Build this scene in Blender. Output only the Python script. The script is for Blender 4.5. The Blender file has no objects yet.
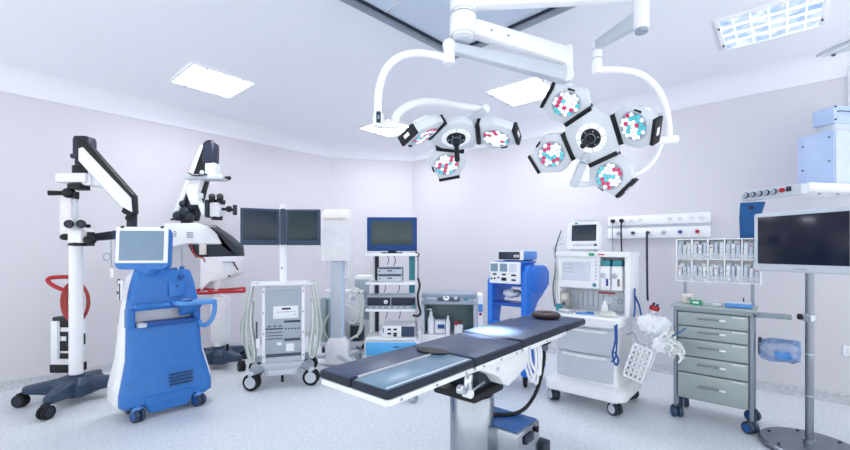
import bpy, bmesh, math, random
from mathutils import Vector, Matrix, Euler
random.seed(7)
SC = bpy.context.scene
COL = SC.collection
F, CX, HZ, CAMH = 409.0, 425.0, 250.0, 1.30
R = math.radians
def V(*a): return Vector(a)
def at(u, v, Y): return V((u-CX)*Y/F, Y, CAMH-(v-HZ)*Y/F)      # a point of the place at depth Y
A2 = V(.66, .752, 0).normalized()        # along the left wall, away
B2 = V(-.752, .66, 0).normalized()       # along the right wall, away
def pq(p, q, z=0): return A2*p + B2*q + V(0, 0, z)
RW = math.atan2(A2.y, A2.x) - math.pi/2   # faces of things set parallel to the right wall
LW = math.atan2(A2.y, A2.x)               # ... to the left wall

# ------------------------------------------------------------------ materials
def lin(h):
    h = h.lstrip('#'); out = []
    for i in (0, 2, 4):
        c = int(h[i:i+2], 16)/255
        out.append(c/12.92 if c <= .04045 else ((c+.055)/1.055)**2.4)
    return out
MATS = {}
def mat(name, hexc, rough=.4, metal=0, emit=0, emitc=None, var=.06, scale=14, bump=0, trans=0, alpha=1, ior=1.45, coat=0):
    m = bpy.data.materials.new(name); m.use_nodes = True
    nt = m.node_tree; b = nt.nodes['Principled BSDF']
    c = lin(hexc)
    tc = nt.nodes.new('ShaderNodeTexCoord')
    no = nt.nodes.new('ShaderNodeTexNoise'); no.inputs['Scale'].default_value = scale; no.inputs['Detail'].default_value = 2
    nt.links.new(tc.outputs['Object'], no.inputs['Vector'])
    rp = nt.nodes.new('ShaderNodeValToRGB')
    rp.color_ramp.elements[0].position = .3; rp.color_ramp.elements[1].position = .7
    rp.color_ramp.elements[0].color = (*[x*(1-var) for x in c], 1)
    rp.color_ramp.elements[1].color = (*[min(1, x*(1+var)) for x in c], 1)
    nt.links.new(no.outputs['Fac'], rp.inputs['Fac'])
    nt.links.new(rp.outputs['Color'], b.inputs['Base Color'])
    b.inputs['Roughness'].default_value = rough; b.inputs['Metallic'].default_value = metal
    b.inputs['IOR'].default_value = ior
    if coat: b.inputs['Coat Weight'].default_value = coat; b.inputs['Coat Roughness'].default_value = .1
    if emit:
        b.inputs['Emission Color'].default_value = (*(lin(emitc) if emitc else c), 1)
        b.inputs['Emission Strength'].default_value = emit
    if trans: b.inputs['Transmission Weight'].default_value = trans
    if alpha < 1: b.inputs['Alpha'].default_value = alpha
    if bump:
        bp = nt.nodes.new('ShaderNodeBump'); bp.inputs['Strength'].default_value = bump; bp.inputs['Distance'].default_value = .004
        nt.links.new(no.outputs['Fac'], bp.inputs['Height']); nt.links.new(bp.outputs['Normal'], b.inputs['Normal'])
    MATS[name] = m
    return m
mat('wall_paint', '#d9d7dc', .55, var=.012, scale=1.2)
mat('ceiling_paint', '#f1f2f8', .6, var=.01, scale=1)
mat('cove_paint', '#efeef5', .55, var=.01, scale=1)
mat('white', '#f8f9fb', .35, var=.02)
mat('offwhite', '#efedf0', .4, var=.03)
mat('cream', '#e2dccf', .45)
mat('lightgrey', '#cbd2da', .4, var=.03)
mat('grey', '#9aa5b2', .4, var=.04)
mat('panelgrey', '#aeb9c3', .4, var=.03)
mat('greygreen', '#9fb0b3', .4, var=.05)
mat('darkgrey', '#4d5763', .45)
mat('charcoal', '#242c3a', .45)
mat('navy', '#20263a', .4)
mat('navyframe', '#34465e', .4)
mat('black', '#0d0f14', .5)
mat('rubber', '#15181e', .75)
mat('blue', '#3078c4', .38, var=.05, coat=.2)
mat('blue_d', '#22579e', .4)
mat('blue_l', '#5c9ade', .4)
mat('cartblue', '#2277de', .38, var=.05)
mat('cartblue_d', '#1a55b8', .4)
mat('bagblue', '#0f5590', .5)
mat('columnsteel', '#a6adb4', .2, metal=1, var=.05)
mat('boxblue', '#3d6cab', .35)
mat('skyblue', '#5cb4ee', .4)
mat('tvblue', '#07407f', .4)
mat('paleblue', '#b7cbec', .35, var=.03)
mat('paleblue_l', '#ccd9f2', .35, var=.03)
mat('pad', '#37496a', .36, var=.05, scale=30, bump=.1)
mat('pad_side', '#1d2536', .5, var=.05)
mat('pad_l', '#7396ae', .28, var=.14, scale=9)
mat('rimgrey', '#8d98a3', .35, metal=.3)
mat('steel', '#b4bac2', .28, metal=1, var=.04)
mat('steel_d', '#8b929b', .38, metal=1, var=.06)
mat('cartgrey', '#a5b1b0', .36, metal=.2, var=.04, scale=5)
mat('cartgrey_d', '#8d9aa0', .4, metal=.3, var=.04)
mat('chrome', '#e6eaee', .12, metal=1, var=.02)
mat('red', '#b3202c', .35)
mat('redbrown', '#a63a34', .4)
mat('pink', '#d96a86', .4)
mat('green', '#2fa878', .4)
mat('teal', '#3c8f9b', .4)
mat('purple', '#4a3a90', .4)
mat('brown', '#4b3a38', .45)
mat('screen_blue', '#7f97ad', .25, var=.03, emit=.05)
mat('screen_lite', '#c9d0dc', .25, var=.05, emit=.12)
mat('screen_dark', '#12182c', .16, var=.1, scale=2)
mat('screen_slate', '#2a3644', .2, var=.1, scale=2)
mat('screen_green', '#123036', .2, var=.1, scale=2)
mat('screen_tv', '#3d4d4e', .25, var=.12, scale=3)
mat('hose', '#dfe3dc', .45)
mat('hose_g', '#b9c4bd', .45)
mat('hood_panel', '#d0dcec', .5, var=.04, scale=1.5)
mat('glass_g', '#7f9b9c', .15, var=.05, alpha=.75)
mat('clear', '#eef3f8', .12, alpha=.28, var=.05)
mat('clear_b', '#86a8da', .15, alpha=.6, var=.35, scale=22)
mat('packet', '#eef1f5', .3, var=.06, scale=45)
mat('packet_b', '#cdd8e6', .3, var=.12, scale=45)
mat('packet_g', '#dbe2e6', .3, var=.12, scale=45)
mat('led_w', '#ffffff', .3, emit=.55, emitc='#f4f8ff')
mat('led_c', '#5cc8d0', .3, emit=.3, emitc='#3fd0d8')
mat('led_r', '#cf3a66', .3, emit=.3, emitc='#d8204c')
mat('ringlight', '#f4f6fa', .3, emit=.25, emitc='#ffffff')
mat('lampshell', '#dfe3e7', .35, var=.02)
mat('wood', '#8c7c6a', .5)
mat('stone', '#b9b4ae', .5, var=.25, scale=60)

def speckled(name, base, dark, lite, rough):
    m = bpy.data.materials.new(name); m.use_nodes = True
    nt = m.node_tree; b = nt.nodes['Principled BSDF']
    tc = nt.nodes.new('ShaderNodeTexCoord')
    n1 = nt.nodes.new('ShaderNodeTexNoise'); n1.inputs['Scale'].default_value = 42; n1.inputs['Detail'].default_value = 4
    n2 = nt.nodes.new('ShaderNodeTexVoronoi'); n2.inputs['Scale'].default_value = 75
    n3 = nt.nodes.new('ShaderNodeTexNoise'); n3.inputs['Scale'].default_value = 1.1
    for n in (n1, n2, n3): nt.links.new(tc.outputs['Object'], n.inputs['Vector'])
    r1 = nt.nodes.new('ShaderNodeValToRGB'); e = r1.color_ramp.elements
    e[0].position = .32; e[1].position = .68
    e[0].color = (*lin(dark), 1); e[1].color = (*lin(lite), 1)
    k = e.new(.5); k.color = (*lin(base), 1)
    nt.links.new(n1.outputs['Fac'], r1.inputs['Fac'])
    mx = nt.nodes.new('ShaderNodeMix'); mx.data_type = 'RGBA'; mx.blend_type = 'MULTIPLY'
    mx.inputs[0].default_value = .14
    nt.links.new(r1.outputs['Color'], mx.inputs[6])
    r2 = nt.nodes.new('ShaderNodeValToRGB'); r2.color_ramp.elements[0].position = 0; r2.color_ramp.elements[1].position = .5
    r2.color_ramp.elements[0].color = (.45, .5, .58, 1); r2.color_ramp.elements[1].color = (1, 1, 1, 1)
    nt.links.new(n2.outputs['Distance'], r2.inputs['Fac']); nt.links.new(r2.outputs['Color'], mx.inputs[7])
    nt.links.new(mx.outputs[2], b.inputs['Base Color'])
    b.inputs['Roughness'].default_value = rough
    MATS[name] = m
speckled('floor_vinyl', '#dee3e8', '#d3dae0', '#e9edf0', .34)
speckled('base_vinyl', '#c6c8cd', '#b8bbc2', '#d3d4d8', .45)
def emissive_panel(name, c1, c2, strength, cells):
    m = bpy.data.materials.new(name); m.use_nodes = True
    nt = m.node_tree; b = nt.nodes['Principled BSDF']
    tc = nt.nodes.new('ShaderNodeTexCoord')
    w = nt.nodes.new('ShaderNodeTexNoise'); w.inputs['Scale'].default_value = cells
    nt.links.new(tc.outputs['Object'], w.inputs['Vector'])
    r = nt.nodes.new('ShaderNodeValToRGB'); r.color_ramp.elements[0].position = .35; r.color_ramp.elements[1].position = .62
    r.color_ramp.elements[0].color = (*lin(c1), 1); r.color_ramp.elements[1].color = (*lin(c2), 1)
    nt.links.new(w.outputs['Fac'], r.inputs['Fac'])
    nt.links.new(r.outputs['Color'], b.inputs['Emission Color'])
    b.inputs['Emission Strength'].default_value = strength
    b.inputs['Base Color'].default_value = (.9, .9, .9, 1) if strength > 2 else (.10, .16, .30, 1)
    MATS[name] = m
emissive_panel('tube_light', '#f0f6ff', '#ffffff', 24, 5)
emissive_panel('louvre_light', '#8fb0f0', '#eef4ff', .82, 9)
mat('louvre_glow', '#e8f0fc', .3, emit=1.0, emitc='#e8f2ff')  # emission put into the louvre bars so they look lit

# ------------------------------------------------------------------ mesh builder
def rotm(r):
    return Euler(r, 'XYZ').to_matrix().to_4x4() if r else Matrix.Identity(4)
class MB:
    def __init__(s, xf=None):
        s.bm = bmesh.new(); s.mats = []; s.xf = xf or Matrix.Identity(4)
    def _add(s, tmp, m, xf=None):
        if m not in s.mats: s.mats.append(m)
        i = s.mats.index(m)
        for f in tmp.faces: f.material_index = i; f.smooth = True
        X = s.xf @ xf if xf is not None else s.xf
        bmesh.ops.transform(tmp, matrix=X, verts=tmp.verts)
        me = bpy.data.meshes.new('t'); tmp.to_mesh(me); tmp.free()
        s.bm.from_mesh(me); bpy.data.meshes.remove(me)
        return s
    def box(s, c, d, m, bev=.004, rot=None, seg=2, taper=None):
        t = bmesh.new(); bmesh.ops.create_cube(t, size=1)
        for v in t.verts:
            v.co = V(v.co.x*d[0], v.co.y*d[1], v.co.z*d[2])
            if taper and v.co.z > 0: v.co.x *= taper[0]; v.co.y *= taper[1]
        bev = min(bev, min(d)*.45)
        if bev > 0: bmesh.ops.bevel(t, geom=list(t.edges), offset=bev, segments=seg, affect='EDGES', profile=.5)
        return s._add(t, m, Matrix.Translation(V(*c)) @ rotm(rot))
    def bar(s, p0, p1, w, h, m, bev=.004, w2=None, h2=None, up=(0, 0, 1), cap=2):
        """box from p0 to p1: w across, h along 'up'; may taper to w2, h2"""
        p0, p1 = V(*p0), V(*p1); L = (p1-p0).length
        z = (p1-p0).normalized(); u = V(*up); x = u.cross(z)
        if x.length < 1e-4: x = V(1, 0, 0)
        x.normalize(); y = z.cross(x)
        t = bmesh.new(); bmesh.ops.create_cube(t, size=1)
        for v in t.verts:
            top = v.co.z > 0
            v.co = V(v.co.x*(w2 if top and w2 else w), v.co.y*(h2 if top and h2 else h), v.co.z*L)
        bev = min(bev, min(w, h, w2 or w, h2 or h, L)*.45)
        if bev > 0: bmesh.ops.bevel(t, geom=list(t.edges), offset=bev, segments=cap, affect='EDGES', profile=.5)
        X = Matrix((x, y, z)).transposed().to_4x4(); X.translation = (p0+p1)/2
        return s._add(t, m, X)
    def cyl(s, p0, p1, r, m, r2=None, n=24, bev=.0):
        p0, p1 = V(*p0), V(*p1); d = p1-p0; L = d.length
        t = bmesh.new(); bmesh.ops.create_cone(t, cap_ends=True, segments=n, radius1=r, radius2=r if r2 is None else r2, depth=L)
        if bev > 0:
            es = [e for e in t.edges if len(e.link_faces) == 2 and any(len(f.verts) > 4 for f in e.link_faces)]
            bmesh.ops.bevel(t, geom=es, offset=bev, segments=2, affect='EDGES', profile=.5)
        X = d.normalized().to_track_quat('Z', 'Y').to_matrix().to_4x4(); X.translation = (p0+p1)/2
        return s._add(t, m, X)
    def sph(s, c, r, m, n=16, sc=(1, 1, 1), rot=None):
        t = bmesh.new(); bmesh.ops.create_uvsphere(t, u_segments=n, v_segments=max(6, n//2), radius=r)
        return s._add(t, m, Matrix.Translation(V(*c)) @ rotm(rot) @ Matrix.Diagonal((*sc, 1)))
    def lathe(s, prof, m, c=(0, 0, 0), n=32, rot=None):
        t = bmesh.new(); rings = []
        for r, z in prof:
            if r < 1e-6: rings.append([t.verts.new((0, 0, z))])
            else: rings.append([t.verts.new((r*math.cos(2*math.pi*k/n), r*math.sin(2*math.pi*k/n), z)) for k in range(n)])
        for a, b in zip(rings, rings[1:]):
            for k in range(n):
                k2 = (k+1) % n
                if len(a) == 1 and len(b) == 1: continue
                if len(a) == 1: t.faces.new((a[0], b[k2], b[k]))
                elif len(b) == 1: t.faces.new((a[k], a[k2], b[0]))
                else: t.faces.new((a[k], a[k2], b[k2], b[k]))
        bmesh.ops.recalc_face_normals(t, faces=t.faces)
        return s._add(t, m, Matrix.Translation(V(*c)) @ rotm(rot))
    def torus(s, c, R1, r, m, rot=None, n=40, k=10, sc=(1, 1, 1)):
        prof = [(R1+r*math.cos(2*math.pi*i/k), r*math.sin(2*math.pi*i/k)) for i in range(k+1)]
        t = bmesh.new(); rings = []
        for i in range(n):
            a = 2*math.pi*i/n
            rings.append([t.verts.new(((R1+r*math.cos(2*math.pi*j/k))*math.cos(a), (R1+r*math.cos(2*math.pi*j/k))*math.sin(a), r*math.sin(2*math.pi*j/k))) for j in range(k)])
        for i in range(n):
            for j in range(k):
                t.faces.new((rings[i][j], rings[(i+1) % n][j], rings[(i+1) % n][(j+1) % k], rings[i][(j+1) % k]))
        bmesh.ops.recalc_face_normals(t, faces=t.faces)
        return s._add(t, m, Matrix.Translation(V(*c)) @ rotm(rot) @ Matrix.Diagonal((*sc, 1)))
    def prism(s, poly, z0, z1, m, plane='xy', bev=0, seg=2):
        """extrude a polygon; plane 'xy' along z, 'xz' along y, 'yz' along x"""
        t = bmesh.new()
        def P(a, b, c): return (a, b, c) if plane == 'xy' else ((a, c, b) if plane == 'xz' else (c, a, b))
        lo = [t.verts.new(P(a, b, z0)) for a, b in poly]; hi = [t.verts.new(P(a, b, z1)) for a, b in poly]
        t.faces.new(lo); t.faces.new(hi[::-1])
        for i in range(len(poly)):
            j = (i+1) % len(poly); t.faces.new((lo[i], hi[i], hi[j], lo[j]))
        bmesh.ops.recalc_face_normals(t, faces=t.faces)
        if bev: bmesh.ops.bevel(t, geom=list(t.edges), offset=bev, segments=seg, affect='EDGES', profile=.5)
        return s._add(t, m)
    def loft(s, secs, m, cap=True):
        t = bmesh.new(); rs = [[t.verts.new(p) for p in sec] for sec in secs]
        n = len(rs[0])
        for a, b in zip(rs, rs[1:]):
            for k in range(n): t.faces.new((a[k], a[(k+1) % n], b[(k+1) % n], b[k]))
        if cap: t.faces.new(rs[0]); t.faces.new(rs[-1][::-1])
        bmesh.ops.recalc_face_normals(t, faces=t.faces)
        return s._add(t, m)
    def tube(s, pts, r, m, n=8, sub=6, closed=False, smooth=True):
        pts = [V(*p) for p in pts]
        if smooth and len(pts) > 2:
            out = []; N = len(pts)
            for i in range(N if closed else N-1):
                if closed: p0, p1, p2, p3 = pts[i-1], pts[i], pts[(i+1) % N], pts[(i+2) % N]
                else:
                    p1, p2 = pts[i], pts[i+1]; p0 = pts[i-1] if i else p1*2-p2; p3 = pts[i+2] if i+2 < N else p2*2-p1
                for k in range(sub):
                    t = k/sub
                    out.append(.5*((2*p1)+(p2-p0)*t+(2*p0-5*p1+4*p2-p3)*t*t+(3*p1-p0-3*p2+p3)*t**3))
            if not closed: out.append(pts[-1])
            pts = out
        t = bmesh.new(); rings = []; N = len(pts); nrm = None
        for i, p in enumerate(pts):
            a = pts[i-1] if (i or closed) else p; b = pts[(i+1) % N] if (i < N-1 or closed) else p
            d = (b-a); d = d.normalized() if d.length > 1e-9 else V(0, 0, 1)
            if nrm is None: nrm = d.orthogonal().normalized()
            nrm = (nrm - d*nrm.dot(d)); nrm = nrm.normalized() if nrm.length > 1e-6 else d.orthogonal().normalized()
            bn = d.cross(nrm)
            rr = r(i/(N-1)) if callable(r) else r
            rings.append([t.verts.new(p+nrm*rr*math.cos(2*math.pi*k/n)+bn*rr*math.sin(2*math.pi*k/n)) for k in range(n)])
        for i in range(N if closed else N-1):
            a, b = rings[i], rings[(i+1) % N]
            for k in range(n): t.faces.new((a[k], a[(k+1) % n], b[(k+1) % n], b[k]))
        if not closed: t.faces.new(rings[0]); t.faces.new(rings[-1][::-1])
        bmesh.ops.recalc_face_normals(t, faces=t.faces)
        return s._add(t, m)
    def build(s, name, parent=None, label=None, kind=None):
        me = bpy.data.meshes.new(name); s.bm.to_mesh(me); s.bm.free()
        for m in s.mats: me.materials.append(MATS[m])
        me.set_sharp_from_angle(angle=R(38))
        o = bpy.data.objects.new(name, me); COL.objects.link(o)
        if parent: o.parent = parent
        if label: o['label'] = label
        if kind: o['kind'] = kind
        return o
def thing(name, label, cat, loc=(0, 0, 0), rz=0, group=None, tilt=None):
    o = bpy.data.objects.new(name, None); COL.objects.link(o); o.empty_display_size = .1
    o.location = loc; o.rotation_euler = (tilt[0], tilt[1], rz) if tilt else (0, 0, rz)
    o['label'] = label; o['category'] = cat
    if group: o['group'] = group
    return o
def tag(o, label, cat, group=None, loc=None, rz=None):
    o['label'] = label; o['category'] = cat
    if group: o['group'] = group
    if loc is not None: o.location = loc
    if rz is not None: o.rotation_euler = (0, 0, rz)
    return o
def copy_tree(o, parent=None):
    c = o.copy(); COL.objects.link(c)
    if parent is not None: c.parent = parent
    for ch in [x for x in list(COL.objects) if x.parent == o]: copy_tree(ch, c)
    return c
def struct(mb, name):
    o = mb.build(name); o['kind'] = 'structure'; return o
def rrect(w, y0, y1, z, r=.03, n=4):
    r = min(r, w*.9, abs(y1-y0)*.45)
    pts = []
    for cx, cy, a0 in ((w-r, y1-r, 0), (-w+r, y1-r, 90), (-w+r, y0+r, 180), (w-r, y0+r, 270)):
        for k in range(n+1):
            a = R(a0+90*k/n); pts.append((cx+r*math.cos(a), cy+r*math.sin(a), z))
    return pts
def caster(parent, x, y, r=.04, w=.03, top=.1, wm='rubber', hub='lightgrey', fm='grey', turn=0, twin=False):
    c, s_ = math.cos(turn), math.sin(turn)
    ax = V(c, s_, 0); fw = V(-s_, c, 0)
    m = MB(); o = V(x, y, 0)
    m.cyl(o+V(0, 0, r*1.7), o+V(0, 0, top), r*.3, fm, n=12)
    m.bar(o+V(0, 0, r*1.65)-fw*r*.2, o+V(0, 0, r*2.05)+fw*r*.2, w*1.5, r*.7, fm, bev=r*.15, up=fw)
    for sg in (-1, 1):
        m.bar(o+ax*sg*w*.62+V(0, 0, r*1.9), o+ax*sg*w*.62+V(0, 0, r*.85), w*.14, r*.6, fm, up=fw, bev=.001)
    part = m.build('caster', parent)
    wl = MB()
    if twin:
        for sg in (-1, 1):
            q = o+ax*sg*w*.42+V(0, 0, r)
            wl.cyl(q-ax*w*.3, q+ax*w*.3, r, wm, n=24, bev=r*.12); wl.cyl(q-ax*w*.33, q+ax*w*.33, r*.68, hub, n=20)
    else:
        q = o+V(0, 0, r)
        wl.cyl(q-ax*w*.5, q+ax*w*.5, r, wm, n=24, bev=r*.14); wl.cyl(q-ax*w*.56, q+ax*w*.56, r*.66, hub, n=20)
    wl.build('wheel', part)
    return part

# ------------------------------------------------------------------ the room
WP, WQ, CH1, CH2 = 4.95, 5.43, (3.88, 5.43), (4.95, 4.62)
BACK = -2.2; ZC, ZK = 2.97, 2.77
def slab(name, pts, z0, z1, m):
    mb = MB(); mb.prism([(p.x, p.y) for p in pts], z0, z1, m); return struct(mb, name)
foot = [pq(BACK, BACK), pq(WP, BACK), pq(*CH2), pq(*CH1), pq(BACK, WQ)]
big = [pq(BACK, BACK), pq(WP+.12, BACK), pq(WP+.12, CH2[1]+.05), pq(CH1[0]+.05, WQ+.12), pq(BACK, WQ+.12)]
slab('floor', big, -.1, 0, 'floor_vinyl')
slab('ceiling', big, ZC, ZC+.1, 'ceiling_paint')
def wallbox(name, p0, p1, t, z0, z1, m):
    d = (p1-p0).normalized(); n = V(d.y, -d.x, 0)
    slab(name, [p0, p1, p1+n*t, p0+n*t], z0, z1, m)
L0, L1, C1, C2, R0 = pq(BACK, WQ), pq(*CH1), pq(*CH1), pq(*CH2), pq(WP, BACK)
wallbox('wall_left', L1, L0, .1, 0, ZC, 'wall_paint')
wallbox('wall_back', C2, C1, .1, 0, ZC, 'wall_paint')
wallbox('wall_right', R0, C2, .1, 0, ZC, 'wall_paint')
def runs(name, prof, m, pts):
    """a moulding profile (distance off the wall, z) swept along one straight run"""
    p0, p1 = pts; d = (p1-p0).normalized(); n = V(-d.y, d.x, 0)
    mb = MB(); t = bmesh.new()
    a = [t.verts.new(p0+n*o+V(0, 0, z)) for o, z in prof]; b = [t.verts.new(p1+n*o+V(0, 0, z)) for o, z in prof]
    for i in range(len(prof)):
        j = (i+1) % len(prof); t.faces.new((a[i], a[j], b[j], b[i]))
    t.faces.new(a); t.faces.new(b[::-1]); bmesh.ops.recalc_face_normals(t, faces=t.faces)
    mb._add(t, m); return struct(mb, name)
rc = .2
cove = [(.012, ZK-.004), (.012, ZK)] + [(.012+rc-rc*math.cos(R(k*9)), ZK+(ZC-ZK)*math.sin(R(k*9))) for k in range(11)] + [(0, ZC), (0, ZK-.004)]
base = [(0, 0), (.045, 0), (.018, .012), (.01, .03), (.008, .075), (0, .08)]
def ext(p0, p1, e0, e1):
    d = (p1-p0).normalized(); return (p0-d*e0, p1+d*e1)
for nm, a, b in (('left', L1, L0), ('back', C2, C1), ('right', R0, C2)):
    runs('trim_%d' % {'left': 1, 'back': 2, 'right': 3}[nm], cove, 'cove_paint', (a, b))
    runs('baseboard_'+nm, base, 'base_vinyl', (a, b))

# ------------------------------------------------------------------ ceiling: luminaires, laminar flow canopy
def ceiling_light(p, q, label, soft=False):
    t = thing('ceiling_light', label, 'ceiling light', pq(p, q, ZC), LW, 'square recessed ceiling lights')
    s = .275
    fr = MB()
    for sg in (-1, 1):
        fr.box((sg*(s+.015), 0, -.008), (.03, 2*s+.06, .016), 'white', .003)
        fr.box((0, sg*(s+.015), -.008), (2*s, .03, .016), 'white', .003)
    fr.build('frame', t)
    MB().box((0, 0, -.003), (2*s, 2*s, .005), 'louvre_light' if soft else 'tube_light', 0).build('diffuser', t)
    lv = MB()
    for k in (-1, 0, 1): lv.box((k*s*.5, 0, -.010), (.014, 2*s, .012), 'louvre_glow', 0)
    for k in range(-2, 3): lv.box((0, k*s*.36, -.010), (2*s, .008, .010), 'louvre_glow', 0)
    lv.build('louvre', t)
    for sx, sy in ((-.6, 1), (.6, 1), (-.6, -1), (.6, -1)):
        MB().box((sx*s, sy*(s+.012), -.020), (.02, .012, .01), 'charcoal', .002).build('catch', t)
    return t
ceiling_light(1.66, 4.25, 'square ceiling light over the left wall, above the two microscopes')
ceiling_light(3.92, .08, 'square ceiling light with blue grid cells at upper right corner', soft=True)
ceiling_light(3.93, 2.06, 'square ceiling light partly behind the large four-pod surgical lamp')
ceiling_light(3.88, 4.06, 'small far square ceiling light behind the three-pod surgical lamp')

t = thing('ceiling_canopy', 'large blue-grey square air canopy with metal rim on the ceiling', 'ceiling panel', (.25, 1.63, ZC), R(45))
H = 1.175
c = MB()
c.box((0, 0, -.05), (2*H-.06, 2*H-.06, .08), 'hood_panel', 0)
for k in (-.4, .4):
    c.box((k, 0, -.092), (.014, 2*H-.1, .008), 'lightgrey', 0); c.box((0, k, -.092), (2*H-.1, .014, .008), 'lightgrey', 0)
c.build('filter_panel', t)
c = MB()
for sg in (-1, 1):
    c.box((sg*H, 0, -.06), (.05, 2*H+.05, .12), 'rimgrey', .006); c.box((0, sg*H, -.06), (2*H-.05, .05, .12), 'rimgrey', .006)
c.build('rim', t)
c = MB()
for sg in (-1, 1):
    c.box((sg*(H-.04), 0, -.098), (.014, 2*H-.06, .012), 'navy', 0); c.box((0, sg*(H-.04), -.098), (2*H-.1, .014, .012), 'navy', 0)
c.build('seal', t)

# ------------------------------------------------------------------ surgical lamps
MC = V(.195, 2.1, 0)
t = thing('lamp_mount', 'thick white ceiling column carrying the arms of both surgical lamps', 'ceiling mount', (MC.x, MC.y, ZC))
MB().cyl((0, 0, -.10), (0, 0, -.58), .055, 'white', n=32, bev=.01).cyl((0, 0, -.58), (0, 0, -.60), .05, 'lightgrey', n=32, bev=.008).build('column', t)
MB().cyl((0, 0, -.1), (0, 0, -.16), .12, 'offwhite', n=40, bev=.01).build('flange', t)
c = MB()
for z in (-.33, -.462): c.torus((0, 0, z), .055, .0025, 'grey')
for a in range(0, 360, 60):
    for z in (-.342,): c.sph((.055*math.cos(R(a)), .055*math.sin(R(a)), z), .004, 'charcoal', 8)
c.build('joint_ring', t)

def lamp_basis(n, up):
    n = n.normalized(); x = up.cross(n).normalized(); y = n.cross(x)
    M = Matrix((x, y, n)).transposed().to_4x4(); return M
def lamp_head(root, C, n, up, petals, tilt, hubR, four):
    X = Matrix.Translation(C - root.location) @ lamp_basis(n, up)
    hub = MB(X)
    hex_ = [(1.06*hubR*math.cos(R(a+18)), 1.06*hubR*math.sin(R(a+18))) for a in range(0, 360, 60)]
    hub.prism(hex_, -.05, 0, 'lampshell', bev=.012); hub.cyl((0, 0, -.11), (0, 0, -.04), .07, 'white', n=32, bev=.01)
    h = hub.build('hub', root)
    rg = MB(X)
    for k in range(8):
        a0, a1 = R(45*k+4), R(45*k+41); pts = []
        for i in range(7): a = a0+(a1-a0)*i/6; pts.append((.086*math.cos(a), .086*math.sin(a)))
        for i in range(6, -1, -1): a = a0+(a1-a0)*i/6; pts.append((.058*math.cos(a), .058*math.sin(a)))
        rg.prism(pts, .0, .004, 'ringlight')
    rg.build('ring_light', h)
    hd = MB(X)
    hd.cyl((0, 0, 0), (0, 0, .014), .056, 'black', n=32, bev=.004).torus((0, 0, .015), .028, .004, 'steel_d')
    hd.cyl((0, 0, .014), (0, 0, .05), .020, 'charcoal', n=20).cyl((0, 0, .05), (0, 0, .155), .013, 'black', r2=.016, n=20, bev=.004)
    for k in range(6): hd.sph((.044*math.cos(R(60*k)), .044*math.sin(R(60*k)), .014), .004, 'lightgrey', 8)
    hd.build('handle', h)
    for ang, tilt, sk in petals:
        P = X @ Matrix.Rotation(R(ang), 4, 'Z') @ Matrix.Translation((hubR*.9, 0, 0)) @ Matrix.Rotation(R(-tilt), 4, 'Y')
        pb = MB(P)
        g0, g1 = V(.228-.065*max(sk, 0), .066+.062*sk, 0), V(.228-.065*max(-sk, 0), -.066+.062*sk, 0)     # ends of the outer grip edge
        poly = [(0, -.092), (0, .092), (.085, .132), (g0.x, g0.y), (g1.x, g1.y), (.085, -.132)]
        pb.prism(poly, -.055, 0, 'lampshell', bev=.014)
        pb.prism([(.03, -.06), (.03, .06), (.09, .09), (.17, .06), (.17, -.06), (.09, -.09)], -.08, -.05, 'white', bev=.012)
        pod = pb.build('lamp_pod', root)
        st = MB(P); st.box((-.005, 0, -.022), (.026, .178, .062), 'black', .004); st.build('hinge_strip', pod)
        st = MB(P); gm = (g0+g1)/2; gd = (g0-g1).normalized(); gn = V(gd.y, -gd.x, 0)
        st.bar(g1+gn*.004+V(0, 0, -.024), g0+gn*.004+V(0, 0, -.024), .020, .06, 'black', .004)
        st.bar(gm-gd*.022+gn*.012+V(0, 0, -.024), gm+gd*.022+gn*.012+V(0, 0, -.024), .008, .02, 'white', .001); st.build('grip', pod)
        st = MB(P); st.box((.15, -.098*(1 if sk >= 0 else -1)+.03*sk, .0), (.04, .012, .010), 'black', .002, rot=(0, 0, R(30 if sk >= 0 else -30))); st.build('catch', pod)
        ld = MB(P)
        ld.cyl((.102, 0, 0), (.102, 0, .004), .082, 'grey', n=36)
        ld.torus((.102, 0, .003), .082, .004, 'lightgrey', n=36, k=6)
        rr = .0122
        for iy in range(-5, 6):
            for ix in range(-6, 7):
                x = (ix + (.5 if iy % 2 else 0))*rr*2; y = iy*rr*1.75
                if x*x+y*y < .073**2:
                    c_ = random.choices(('led_w', 'led_c', 'led_r'), (5.2, 2.2, 1.9))[0]
                    ld.cyl((.102+x, y, .003), (.102+x, y, .008), rr*.86, c_, n=10)
        ld.build('led_cluster', pod)
def arm_joint(mb, p, r, z0, z1, m='white'):
    mb.cyl((p.x, p.y, z0), (p.x, p.y, z1), r, m, n=24, bev=r*.18)

# large lamp, four pods
L = thing('surgical_light', 'large four-pod surgical lamp facing the room on the longer reaching arm', 'surgical light', (MC.x, MC.y, ZC), 0, 'surgical lamps')
o = L.location
E1 = V(1.09, 2.06, 0); J1 = at(597, 45, 2.5)
m = MB(Matrix.Translation(-o))
m.lathe([(.058, 2.52), (.066, 2.52), (.066, 2.61), (.058, 2.61), (.058, 2.52)], 'white', (MC.x, MC.y, 0))
m.bar(V(MC.x+.06, MC.y, 2.565), (E1.x, E1.y, 2.58), .06, .052, 'white', .012)
m.build('extension_arm', L)
m = MB(Matrix.Translation(-o)); m.cyl((E1.x, E1.y, 2.41), (E1.x, E1.y, 2.63), .036, 'offwhite', n=28, bev=.008)
m.cyl((E1.x, E1.y, 2.395), (E1.x, E1.y, 2.412), .030, 'grey', n=24)
m.build('elbow', L)
m = MB(Matrix.Translation(-o))
m.bar((E1.x, E1.y, 2.47), tuple(J1), .052, .085, 'lightgrey', .014, w2=.046, h2=.06)
m.build('spring_arm', L)
m = MB(Matrix.Translation(-o))
zb = at(597, 74, 2.5).z
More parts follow.
